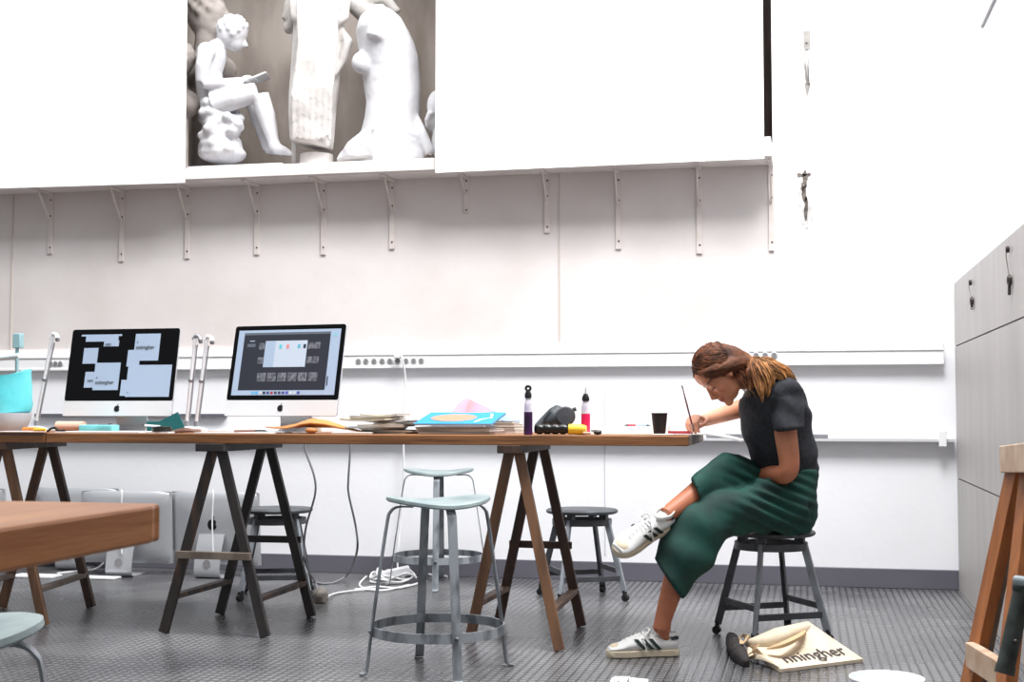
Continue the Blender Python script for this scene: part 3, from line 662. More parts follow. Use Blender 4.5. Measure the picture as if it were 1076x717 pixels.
t = tag(remeshed('plaster_limb', (lambda b: (b.tube([D(362, -20, 8.42), D(372, 4, 8.42), D(385, 14, 8.42), D(395, 30, 8.5), D(395, 90, 8.5), D(395, 172, 8.5)], [.07, .06, .07, .06, .05, .06], 14), b.tube([D(385, 0, 8.42), D(405, 0, 8.42), D(418, 14, 8.42)], [.05, .045, .03], 12), b)[-1])(MB()), m_plo, None, .012, 2, post=shelf_clamp), 'pale plaster limb fragment behind the top of the headless torso', 'statue')
# ------------------------------------------------------------------ the woman
Z0 = 5.55
skin_c = rgb(198, 130, 96); skin_dk = rgb(160, 88, 60); lip_c = rgb(176, 84, 76); brow_c = rgb(84, 54, 38)
m_skin = mat('skin', skin_c, .5, vcol=True, var=.08, vscale=30, bump=.0004, bscale=300)
m_hair = mat('brown_hair', rgb(92, 54, 32), .6, vcol=True, var=.45, vscale=9, stretch=(6, 6, 6), bump=.0012, bscale=60, spec=.25)
m_shirt = mat('charcoal_shirt', rgb(42, 45, 52), .85, c2=rgb(30, 32, 38), vscale=60, bump=.004, bscale=12)
m_trous = mat('dark_green_trousers', rgb(8, 68, 59), .8, c2=rgb(5, 42, 37), vscale=7, stretch=(1, 1, 1.5), bump=.0, bscale=9)
m_shoe = mat('white_leather', rgb(226, 226, 224), .45); m_sole = mat('cream_rubber', rgb(206, 192, 168), .6)
m_stripe = mat('dark_green_stripe', rgb(20, 40, 36), .5); m_lace = mat('white_lace', rgb(232, 232, 230), .7)
W = thing('person', 'woman in charcoal T-shirt, dark green culottes and white sneakers, bent over the table end painting', 'person', (D(833, 530, 5.65).x, D(833, 530, 5.65).y, 0))

# --- body skeleton (points measured in the photo, Z = distance from the camera)
b = MB()
def T(pts, r, seg=16, flat=1.0, up=None): b.tube(pts, r, seg, True, flat, up)
torso = [D(836, 545, 5.62), D(834, 522, 5.62), D(828, 492, 5.61), D(819, 460, 5.59), D(813, 432, 5.57), D(810, 414, 5.56), D(806, 405, 5.55)]
T(torso, [.075, .085, .08, .088, .095, .082, .05], 20, 1.4, HD)
# head frame
hu = (RT*-.78+UP*.62).normalized(); hf = RT*-.60-UP*.76-HD*.16; hf = (hf-hu*hf.dot(hu)).normalized(); hs = hu.cross(hf).normalized()
if hs.dot(HD) > 0: hs = -hs      # hs points to the camera (her left)
HC = D(757, 393, 5.5)
def H(f, s, u_): return HC+hf*f+hs*s+hu*u_
AX = (hf, hs, hu)
def E(f, s, u_, rf, rs, ru, nu=18, nv=12): b.ell(H(f, s, u_), (rf, rs, ru), AX, nu, nv)
T([H(-.03, 0, -.05), D(792, 398, 5.53), D(806, 408, 5.56)], [.055, .05, .062], 16)
E(-.012, 0, .035, .094, .074, .086)
E(.03, 0, -.02, .056, .06, .085)
E(.035, 0, -.068, .045, .047, .042)
E(.018, .028, -.07, .045, .022, .03); E(.018, -.028, -.07, .045, .022, .03)
E(.07, 0, -.098, .019, .021, .017); E(.068, 0, -.08, .018, .024, .018); E(.074, 0, -.052, .015, .023, .014)
E(.062, 0, .045, .027, .05, .04)
for s_ in (-1, 1):
    E(.072, s_*.026, .017, .011, .022, .007); E(.058, s_*.04, -.03, .024, .02, .02)
    E(.069, s_*.03, -.001, .0125, .0155, .0105)            # lowered eyelid
    E(-.008, s_*.073, -.008, .016, .008, .027); E(-.003, s_*.075, -.028, .009, .006, .009)
    E(.095, s_*.0095, -.041, .01, .0075, .007)
T([H(.08, 0, .008), H(.0915, 0, -.018), H(.1025, 0, -.036), H(.088, 0, -.045)], [.0085, .0095, .0112, .01], 10)
E(.084, 0, -.063, .010, .021, .0055, 12, 8); E(.082, 0, -.0735, .010, .018, .006, 12, 8); E(.076, 0, -.067, .014, .024, .013)

# near (left) arm, forearm into the lap
SL, EL, WL = D(822, 414, 5.47), D(829, 496, 5.40), D(793, 502, 5.6)
def limb(pts, rad, seg=18, n=7):
    P_ = smoothline(pts, n); k = len(P_)-1; rr_ = []
    for i_ in range(len(P_)):
        q = i_/k*(len(rad)-1); a_ = min(int(q), len(rad)-2); rr_.append(rad[a_]*(1-(q-a_))+rad[a_+1]*(q-a_))
    b.tube(P_, rr_, seg)
limb([SL, SL+(EL-SL)*.5, EL+(SL-EL)*.1+RT*.004, EL+(WL-EL)*.12-UP*.006, EL+(WL-EL)*.5, WL], [.046, .047, .0415, .041, .037, .027])
T([D(812, 412, 5.5), SL], [.06, .055], 14)
def hand(wrist, dirv, palmn, thumb_side, curl, rr=.0078, sc_=1.0, grip=False):
    """dirv: towards the knuckles, palmn: out of the palm; fingers curl towards palmn"""
    dirv = dirv.normalized(); palmn = (palmn-dirv*palmn.dot(dirv)).normalized(); sd = dirv.cross(palmn).normalized()*thumb_side
    kn = wrist+dirv*.085*sc_
    b.tube([wrist, wrist+dirv*.03*sc_, kn], [.024*sc_, .033*sc_, .036*sc_], 14, True, .5, sd.cross(dirv)) 
    tips = []
    for j, (off, ln) in enumerate(((.028, .92), (.0095, 1.0), (-.0095, .94), (-.027, .74))):
        p = kn+sd*off*sc_; seg = [.040*ln*sc_, .026*ln*sc_, .020*ln*sc_]; pts = [p-dirv*.02, p]; an = 0
        for q, l_ in enumerate(seg):
            an += curl[q]*(1+.06*j); d_ = dirv*math.cos(an)+palmn*math.sin(an); pts.append(pts[-1]+d_*l_)
        b.tube(pts, [rr, rr*1.08, rr, rr*.94, rr*.8], 10); b.ell(pts[-1], (rr*.8,)*3, nu=10, nv=6); tips.append(pts)
    t0 = wrist+dirv*.022*sc_+sd*.022*sc_; d1 = (dirv*.7+sd*.55+palmn*.35).normalized(); d2 = (dirv*.85-sd*.15+palmn*.5).normalized()
    tp = [t0, t0+d1*.042*sc_, t0+d1*.042*sc_+d2*.03*sc_, t0+d1*.042*sc_+(d2*.03+(d2-sd*.3).normalized()*.023)*sc_]
    b.tube(tp, [.0125, .0105, .0095, .0082], 10); b.ell(tp[-1], (.008,)*3, nu=10, nv=6)
    return tips, tp
hand(WL, D(775, 507, 5.62)-WL, UP*-1+HD*.2, 1, (.35, .4, .3))

# far (right) arm: forearm on the table end, brush in the hand
SR, ER, WR = D(801, 416, 5.71), D(780, 429, 5.86), D(739, 442.5, 5.66)
T([D(808, 411, 5.62), SR], [.06, .052], 14)
limb([SR, (SR+ER)/2, ER+(SR-ER)*.1, ER+(WR-ER)*.12, ER+(WR-ER)*.55, WR], [.045, .042, .039, .04, .034, .0255])
hd_ = (D(724, 440, 5.56)-WR)
tips, thp = hand(WR, hd_+UP*.005, UP*-1.0-HD*.15+RT*.1, 1, (.75, .85, .5))

# legs: left (near) foot on the floor, right leg crossed over it
HL, KL, AL = D(832, 532, 5.53), D(727, 549, 5.33), D(695, 657, 5.27)
T([HL, (HL+KL)/2+UP*.02, KL+UP*.01], [.075, .055, .05], 16)
T([KL, KL+(AL-KL)*.3, KL+(AL-KL)*.65, AL+(KL-AL)*.06, AL-UP*.02], [.055, .055, .044, .034, .036], 16)
HR_, KR, AR = D(830, 526, 5.72), D(764, 496, 5.52), D(699, 542, 5.27)
T([HR_, (HR_+KR)/2, KR], [.075, .06, .05], 16)
T([KR, KR+(AR-KR)*.35, KR+(AR-KR)*.7, AR], [.054, .052, .04, .032], 16)
# feet inside the shoes
_h0 = G(712.5, 689, 0); _td = (G(637, 691, 0)-_h0).normalized()
foot_l0, foot_l1 = _h0+_td*.05+UP*.05, _h0+_td*.2+UP*.035
T([AL-UP*.01, foot_l0+UP*.01, (foot_l0+foot_l1)/2, foot_l1], [.033, .026, .024, .015], 12)
td = (RT*-.78-UP*.36-HD*.5).normalized(); tu = RT*-.25+UP*.55-HD*.75; tu = (tu-td*tu.dot(td)).normalized()
heel_r = AR-tu*.035-td*.04
T([AR, AR-tu*.035+td*.02, AR-tu*.042+td*.14], [.03, .026, .015], 12)

lipc = H(.09, 0, -.068); 
def skin_color(co, n):
    d = co-HC; f_, s_, u_ = d.dot(hf), d.dot(hs), d.dot(hu)
    c = skin_c
    def mix(a, b_, k): return tuple(x*(1-k)+y*k for x, y in zip(a, b_))
    if d.length < .2:
        if f_ > .078 and abs(s_) < .024 and -.081 < u_ < -.057: c = mix(c, lip_c, max(0, 1-abs(u_+.0685)/.013)**.5)
        if f_ > .05 and .009 < abs(s_) < .05 and .016+.0*u_ < u_ < .026: c = mix(c, brow_c, .75)
        if f_ > .05 and .015 < abs(s_) < .046 and -.0135 < u_ < -.0085: c = mix(c, rgb(50, 32, 26), .85)
        if f_ > .04 and u_ > -.05 and u_ < -.02 and abs(s_) > .03: c = mix(c, rgb(214, 126, 100), .3)
    else:
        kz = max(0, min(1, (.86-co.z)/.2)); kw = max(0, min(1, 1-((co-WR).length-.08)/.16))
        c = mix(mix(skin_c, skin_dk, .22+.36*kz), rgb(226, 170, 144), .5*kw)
    return c
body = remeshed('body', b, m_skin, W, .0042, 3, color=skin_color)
nb_ = MB()
for tp in [x for x in tips]: 
    d_ = (tp[-1]-tp[-2]).normalized(); n_ = (tp[-2]-tp[-3]).cross(d_); n_ = d_.cross(n_).normalized() if n_.length > 1e-6 else UP
# --- hair
b = MB()
E(-.016, 0, .046, .094, .082, .086, 24, 16)
TIE = H(-.128, 0, -.075)
T([H(-.05, 0, .02), H(-.085, 0, -.02), H(-.112, 0, -.055), TIE], [.078, .062, .038, .02], 16)
for s_ in (-1, 1):
    T([H(.056, s_*.05, .06), H(.036, s_*.066, .03), H(-.0, s_*.073, .012), H(-.045, s_*.066, -.008), H(-.09, s_*.036, -.045), TIE], [.016, .018, .022, .028, .026, .014], 12, 1.2)
    T([H(.066, s_*.03, .078), H(.04, s_*.064, .05), H(.0, s_*.076, .03)], [.012, .018, .02], 10)
# ponytail locks
pt1 = smoothline([TIE, D(803, 382, 5.47), D(815, 386, 5.44), D(828, 393, 5.43), D(838, 402, 5.43)], 4)
T(pt1, [max(.003, .016+.012*math.sin(math.pi*min(1, (k+2)/len(pt1)))-.022*(k/len(pt1))**2) for k in range(len(pt1))], 12)
pt2 = smoothline([TIE, D(793, 385, 5.44), D(797, 402, 5.41), D(800, 414, 5.39), D(801, 424, 5.39)], 4)
T(pt2[:13], [.015]*6+[.014, .013, .012, .010, .008, .006, .003], 10)
pt5 = smoothline([TIE, D(800, 384, 5.45), D(812, 389, 5.42), D(823, 397, 5.41), D(829, 408, 5.41)], 4)
T(pt5[:13], [.016]*8+[.014, .012, .009, .006, .003], 10)
pt6 = smoothline([TIE, D(797, 386, 5.43), D(804, 397, 5.40), D(807, 409, 5.39), D(806, 419, 5.39)], 4)
pt3 = smoothline([TIE, D(803, 384, 5.43), D(811, 396, 5.4), D(812, 408, 5.4)], 4)
T(pt3[:9], [.015, .015, .014, .013, .012, .01, .008, .005, .003], 10)
pt4 = smoothline([TIE, D(788, 388, 5.44), D(786, 400, 5.43), D(789, 412, 5.42)], 4)
T(pt4, [.014, .013, .012, .012, .012, .011, .011, .01, .009, .008, .006, .005, .003], 10)
hb, hbr, hg = rgb(62, 34, 24), rgb(122, 72, 44), rgb(200, 144, 88)
def hair_color(co, n):
    d = co-HC; f_, s_, u_ = d.dot(hf), d.dot(hs), d.dot(hu)
    k = max(0, min(1, ((co-TIE).dot(RT)+.045)/.13)) if (co-TIE).dot(RT) > -.045 or u_ < -.09 else 0
    q = noise.noise(V((f_*10+s_*14, u_*22, s_*20)))*.8+.45
    base = tuple(a*(1-q)+c*q for a, c in zip(hb, hbr)); gold = tuple(a*(.5-.5*q)+c*(.5+.5*q) for a, c in zip(hbr, hg))
    if (co-pt2[-1]).length < .09: k = max(k, .75)
    return tuple(a*(1-k)+c*k for a, c in zip(base, gold))
hair = remeshed('hair', b, m_hair, W, .005, 3, color=hair_color)
# individual strands swept from the hairline back to the tie
b = MB(); rs_ = random.Random(11)
cen = H(-.016, 0, .046)
def onhair(d, k=1.0):
    f_, s_, u_ = d.dot(hf), d.dot(hs), d.dot(hu); q = math.sqrt((f_/.094)**2+(s_/.082)**2+(u_/.086)**2)
    return cen+d*(k/q)
SC = []
for i in range(330):
    a_ = rs_.uniform(-1.25, 1.25); up_ = rs_.uniform(.1, .95)
    st_ = hf*(math.cos(a_)*(1-up_*.75))+hs*math.sin(a_)*1.0+hu*(.25+up_*.9)
    end = (TIE-cen)
    pts = []
    for k in range(9):
        q = k/8; d = st_.normalized()*(1-q)+end.normalized()*q
        if d.length < .2: d = d+hu*.2-hf*.1
        p = onhair(d.normalized(), 1.012+.02*rs_.random())
        w_ = max(0, (q-.72)/.28); pts.append(p*(1-w_)+(TIE+hs*.012*math.sin(i)+hu*.012*math.cos(i))*w_)
    b.tube(pts, [.0012, .0022, .0024, .0024, .0024, .0024, .0022, .002, .0015], 5); SC += [rs_.choice((.45, .7, 1, 1.5, 2.0))]*45
for lock, rad, nn in ((pt1, .034, 150), (pt2, .027, 90), (pt3, .024, 60), (pt4, .013, 30), (pt5, .03, 110), (pt6, .026, 80)):
    for i in range(nn):
        o_ = V((rs_.uniform(-1, 1), rs_.uniform(-1, 1), rs_.uniform(-1, 1))).normalized()*rad*rs_.uniform(.75, 1.1)
        L_ = len(lock); e_ = rs_.uniform(.75, 1.0)
        pts = [lock[int(k*(L_-1)*e_/7)]+o_*(math.sin(math.pi*min(1, .15+k/7*.85))*.75+.12)+V((0, 0, .004*math.sin(k*1.7+i))) for k in range(8)]
        b.tube(pts, [.0018, .0024, .0026, .0026, .0024, .0022, .0016, .0008], 5); SC += [rs_.choice((.5, .75, 1, 1.4, 1.9))]*40
for s_ in (-1, 1):
    base_ = smoothline([H(.06, s_*.05, .066), H(.036, s_*.07, .036), H(-.0, s_*.08, .014), H(-.045, s_*.074, -.008), H(-.09, s_*.045, -.045), TIE], 2)
    for i in range(90):
        du = rs_.uniform(-1, 1); o1 = rs_.uniform(-.002, .006)
        pts = [p+hu*(du*.026*math.sin(math.pi*(.12+.8*k/(len(base_)-1))))+hf*(du*.010)+hs*(s_*(o1+.012*(1-du*du)*math.sin(math.pi*min(.9, k/(len(base_)-1))))) for k, p in enumerate(base_)]
        b.tube(pts, .0021, 5); SC += [rs_.choice((.45, .7, 1, 1.5, 2.0))]*(len(pts)*5)
for i in range(14):   # loose strands over the neck
    p0 = H(-.04+rs_.uniform(-.02, .02), .07, -.02); p3 = D(rs_.uniform(780, 797), rs_.uniform(402, 418), 5.43)
    b.tube(smoothline([p0, p0*.6+p3*.4+V((rs_.uniform(-.015, .015), 0, rs_.uniform(-.02, .01))), p3], 4), .0012, 4); SC += [1.2]*(len(b.v)-len(SC))
st_me = b.mesh('s'); 
ca = st_me.color_attributes.new('Col', 'FLOAT_COLOR', 'POINT')
rc = random.Random(2)
for i, v in enumerate(st_me.vertices):
    c_ = hair_color(v.co, None); ca.data[i].color = (*[x*SC[i] for x in c_], 1)
st_me.transform(W.matrix_basis.inverted()); st_me.materials.append(m_hair); st_me.polygons.foreach_set('use_smooth', [True]*len(st_me.polygons))
so = bpy.data.objects.new('hair_strands', st_me); COL.objects.link(so); so.parent = hair
MB().tube([TIE+hs*.02*math.cos(k*math.pi/6)+hu*.018*math.sin(k*math.pi/6)+hf*.004 for k in range(12)], .005, 8, closed=True).build('hair_tie', mat('dark_hair_tie', rgb(60, 40, 30), .7), hair)

# --- shirt
b = MB()
SK = [((797, 399), (835, 405), 5.55, .10), ((788, 408), (842, 411), 5.56, .17), ((779, 418), (848, 424), 5.57, .19), ((776, 432), (852, 440), 5.58, .175), ((779, 452), (855, 460), 5.59, .16), ((786, 474), (858, 478), 5.6, .15), ((791, 489), (859, 492), 5.61, .15), ((795, 496), (856, 499), 5.61, .145)]
b.rings([ringpq(P, Q_, Z, bb_, 32) for P, Q_, Z, bb_ in interp(SK, 28)])
T([D(795, 402, 5.54), D(803, 404, 5.55)], [.066, .075], 18)
# sleeves
def cone(P1, Q1, Z1, b1, P2, Q2, Z2, b2, n=24, steps=6):
    b.rings([ringpq(tuple(P1[i]*(1-k/steps)+P2[i]*k/steps for i in (0, 1)), tuple(Q1[i]*(1-k/steps)+Q2[i]*k/steps for i in (0, 1)), Z1*(1-k/steps)+Z2*k/steps, b1*(1-k/steps)+b2*k/steps, n) for k in range(steps+1)])
cone((804, 403), (843, 410), 5.46, .075, (814, 453), (846, 449), 5.40, .066)
b.ell(D(823, 411, 5.44), (.07, .07, .055), (RT, HD, UP))
cone((790, 408), (815, 410), 5.68, .07, (776, 424), (795, 441), 5.77, .06)
rf = random.Random(5)
def shirt_post(co, n):
    d = .0035*math.sin(co.z*55+co.x*30+noise.noise(co*6)*5)+.006*noise.noise(co*9)
    return co+n*d
shirt = remeshed('t_shirt', b, m_shirt, W, .0065, 3, post=shirt_post, color=None)

# --- culottes
b = MB()
def rings_(keys, n, k=32): b.rings([ringpq(P, Q_, Z, bb_, k) for P, Q_, Z, bb_ in interp(keys, n)])
rings_([((797, 492), (858, 493), 5.61, .15), ((800, 506), (858, 507), 5.61, .165), ((796, 524), (857, 526), 5.61, .18), ((798, 545), (857, 545), 5.61, .175), ((806, 559), (852, 558), 5.61, .15)], 12)
# near (standing) leg
rings_([((838, 509), (852, 560), 5.52, .09), ((805, 501), (812, 561), 5.47, .09), ((778, 512), (776, 562), 5.42, .088), ((748, 518), (762, 566), 5.37, .085), ((722, 530), (757, 580), 5.33, .082), ((704, 546), (750, 594), 5.31, .08), ((695, 566), (736, 606), 5.29, .08), ((686, 587), (717, 629), 5.28, .082)], 30)
# far leg crossed on top
rings_([((846, 505), (845, 550), 5.72, .09), ((820, 497), (815, 548), 5.66, .095), ((795, 486), (795, 546), 5.59, .09), ((776, 478), (776, 542), 5.54, .085), ((762, 475.5), (762, 538), 5.49, .08), ((746, 484), (750, 536), 5.44, .066), ((727, 503), (737, 532), 5.36, .055)], 28)
seatz = .4605
def trous_post(co, n):
    px = (co-CAM_LOC).dot(RT); 
    u_ = (co-D(800, 520, 5.5)); t_ = u_.dot(RT); z_ = u_.z
    w_ = math.exp(-((t_-.05)/.13)**2)
    d = .010*w_*math.sin((z_+t_*.42)*150)+.004*math.sin(co.z*38+t_*22)+.005*noise.noise(co*8)
    # hem folds on the standing leg
    co = co+n*d
    if (co.xy-V(s0.location.xy)).length < .2 and co.z < seatz+.002: co.z = seatz+.002
    return co
trous = remeshed('culottes', b, m_trous, W, .0065, 3, post=trous_post)

# --- shoes: local frame x = toe, y = side, z = up
def shoe(name, origin, tx, tz, side_to_cam, scale=1.0):
    tx = tx.normalized(); tz = (tz-tx*tz.dot(tx)).normalized(); ty = tz.cross(tx).normalized()
    if ty.dot(HD) > 0: ty = -ty
    def P_(x, y, z): return origin+tx*x*scale+ty*y*scale+tz*z*scale
    ROOT = MB()
    xs_ = [0, .012, .04, .08, .12, .16, .2, .235, .262, .28, .289]
    hw = [.022, .031, .036, .035, .034, .039, .045, .046, .041, .03, .012]
    cy = [0, 0, 0, 0, 0, 0, 0, 0, 0, 0, 0]
    hz = [.078, .084, .083, .078, .086, .088, .074, .057, .048, .042, .034]
    n = 20
    def outline(w_, z, k): 
        return [P_(x, w_[i]*k, z) for i, x in enumerate(xs_)]+[P_(x, -w_[i]*k, z) for i, x in reversed(list(enumerate(xs_)))]
    sole = MB(); sole.rings([outline([w_-.004 for w_ in hw], 0, 1), outline(hw, .004, 1.02), outline(hw, .024, 1.03), outline([w_-.003 for w_ in hw], .028, 1)])
    up_ = MB(); rs = []
    for i, x in enumerate(xs_):
        w_, h_ = hw[i]-.001, hz[i]; ring = []
        for k in range(n):
            a = 2*math.pi*k/n; cx_ = math.cos(a); sz = math.sin(a)
            top = max(0, sz)
            wy = w_*(abs(cx_)**.75)*(1 if cx_ > 0 else -1)*(1-(.42 if x < .15 else .3)*top**1.5)
            ring.append(P_(x if 0 < i < len(xs_)-1 else x+(.004 if i == 0 else -.004), wy, .02+(h_-.02)*(.5+.5*sz)))
        rs.append(ring)
    up_.rings(rs)
    upper = up_.build(name, m_shoe, W, label=None)
    sole.build('sole', m_sole, upper)
    for xx in (.105, .135, .165):                       # three side stripes, both sides
        for sd in (-1, 1):
            q = MB(); i0 = .034 if xx < .15 else .041
            pts = [P_(xx-.022, sd*(i0+.0035), .031), P_(xx-.004, sd*(i0+.001), .05), P_(xx+.014, sd*(i0*.83), .072)]
            q.strip(pts, .0165, .003, tx); q.build('stripe', m_stripe, upper, smooth=False)
    q = MB(); ring = [P_(.03+(-.033)*math.cos(a), .036*math.sin(a)*.93, .066) for a in [k*math.pi/8-math.pi/2 for k in range(9)]]
    ring2 = [P_(.03+(-.031)*math.cos(a), .034*math.sin(a)*.72, .087) for a in [k*math.pi/8-math.pi/2 for k in range(9)]]
    q.rings([ring+[p+tx*.006 for p in reversed(ring)], ring2+[p+tx*.006 for p in reversed(ring2)]]); q.build('heel_tab', m_stripe, upper)
    q = MB()
    for k in range(6):
        x = .125+k*.017; z = .092-max(0, x-.15)*.42
        q.tube([P_(x, -.019, z-.006), P_(x+.004, 0, z), P_(x, .019, z-.006)], .0032, 6)
        q.tube([P_(x, -.017, z-.005), P_(x+.014, 0, z-.001), P_(x+.016, .017, z-.010)], .0028, 6)
    for s_ in (-1, 1): q.tube(smoothline([P_(.118, 0, .094), P_(.118, s_*.02, .108), P_(.135, s_*.036, .09), P_(.125, s_*.012, .094)], 5), .003, 6)
    q.tube(smoothline([P_(.12, 0, .094), P_(.14, .03, .092), P_(.15, .045, .07), P_(.14, .048, .03)], 5), .0025, 6)
    q.build('laces', m_lace, upper)
    q = MB(); rg = [[P_(.045+.05*math.cos(a)*k1, .03*math.sin(a)*k1, z+ (.004 if math.cos(a) > .3 else 0)) for a in [2*math.pi*j/20 for j in range(20)]] for k1, z in ((1, .078), (.96, .092), (.82, .092), (.8, .078))]
    q.rings(rg); q.build('collar', m_shoe, upper)
    q = MB(); q.ell(P_(.245, 0, .03), (.04*scale, .04*scale, .024*scale), (tx, ty, tz)); q.build('toe_cap', m_sole, upper)
    return upper
h0 = G(712.5, 689, 0); tdir = G(637, 691, 0)-h0
shoe('shoe', h0+UP*.001, tdir, UP, 1)
shoe('shoe', heel_r-tu*.036, td, tu, 1, 1.03)

# --- brush held in the right hand
gp = D(727, 444, 5.545)
t = thing('paint_brush', 'thin dark red paint brush held upright in the woman\'s right hand', 'brush', gp)
bt, bb_ = D(716.5, 405, 5.57), D(727, 446, 5.545)
MB().tube([bt, bt*.5+bb_*.5, bb_], [.0022, .0038, .0034], 10).build('handle', mat('dark_red_lacquer', rgb(96, 24, 34), .3), t)
MB().tube([bt-(bb_-bt)*.0, bt+(bb_-bt)*.09], [.0026, .0032], 10).build('handle_tip', mat('black_lacquer', rgb(24, 22, 26), .3), t)
MB().tube([bb_, bb_+(bb_-bt).normalized()*.02], [.0038, .0034], 10).build('ferrule', m_steel, t)
MB().tube([bb_+(bb_-bt).normalized()*.02, bb_+(bb_-bt).normalized()*.034], [.0036, .0008], 10).build('bristles', m_brownd, t)
# ------------------------------------------------------------------ things on the long table
def XT(px, Y): return PY(px, 455, Y).x
def TT_(px, Y, z=0.0): return V((XT(px, Y), Y, ZT+z))
m_alu = mat('aluminium', rgb(196, 198, 202), .35, metal=.55); m_aluw = mat('pale_aluminium', rgb(226, 226, 228), .4, metal=.15)
m_glassb = mat('black_glass', rgb(8, 8, 10), .25, spec=.15); m_logo = mat('black_logo', rgb(14, 14, 16), .3)
m_scr = mat('screen_light', rgb(160, 176, 198), .5, emit=.06); m_scr2 = mat('screen_pale', rgb(184, 194, 208), .5, emit=.08)
m_scrd = mat('screen_dark', rgb(34, 36, 48), .5, emit=.05); m_ink = mat('screen_text', rgb(90, 98, 108), .5)
m_thumb = mat('thumbnail_grey', rgb(120, 122, 130), .5, c2=rgb(50, 50, 58), vscale=60, emit=.1)
XZ = lambda o: (V((1, 0, 0)), V((0, 0, 1)), V((0, 1, 0)))
def apple(sz):
    """bitten fruit emblem outline in 2-D + leaf"""
    body = []
    for k in range(40):
        a = 2*math.pi*k/40+math.pi/2; r_ = .5*(1-.12*math.exp(-((abs(a-math.pi/2) % (2*math.pi)))**2/.08)-.08*math.exp(-((a-1.5*math.pi))**2/.05))
        r_ *= 1+.05*math.cos(2*a)*-1
        x, y = r_*math.cos(a)*1.0, r_*math.sin(a)
        d = math.hypot(x-.58, y-.06)
        if d < .24: s_ = .24/d; x, y = .58+(x-.58)*s_, .06+(y-.06)*s_
        body.append((x*sz, y*sz))
    leaf = [(0.02*sz, .52*sz), (.04*sz, .66*sz), (.2*sz, .8*sz), (.18*sz, .62*sz)]
    return body, leaf
def textmesh(txt, size, m, parent, mtx, name='lettering', bold=0.0, fn=None, ext=.0006):
    c = bpy.data.curves.new('t', 'FONT'); c.body = txt; c.size = size; c.extrude = ext; c.offset = bold; c.resolution_u = 3
    o = bpy.data.objects.new('t', c); COL.objects.link(o); bpy.context.view_layer.update()
    me = bpy.data.meshes.new_from_object(o.evaluated_get(bpy.context.evaluated_depsgraph_get())); bpy.data.objects.remove(o)
    if fn:
        for v in me.vertices: v.co = fn(v.co)
        if parent is not None:
            me.transform(parent.matrix_basis.inverted())
    else: me.transform(mtx)
    me.materials.clear(); me.materials.append(m)
    o = bpy.data.objects.new(name, me); COL.objects.link(o); o.parent = parent; return o
SC_ = 1.075
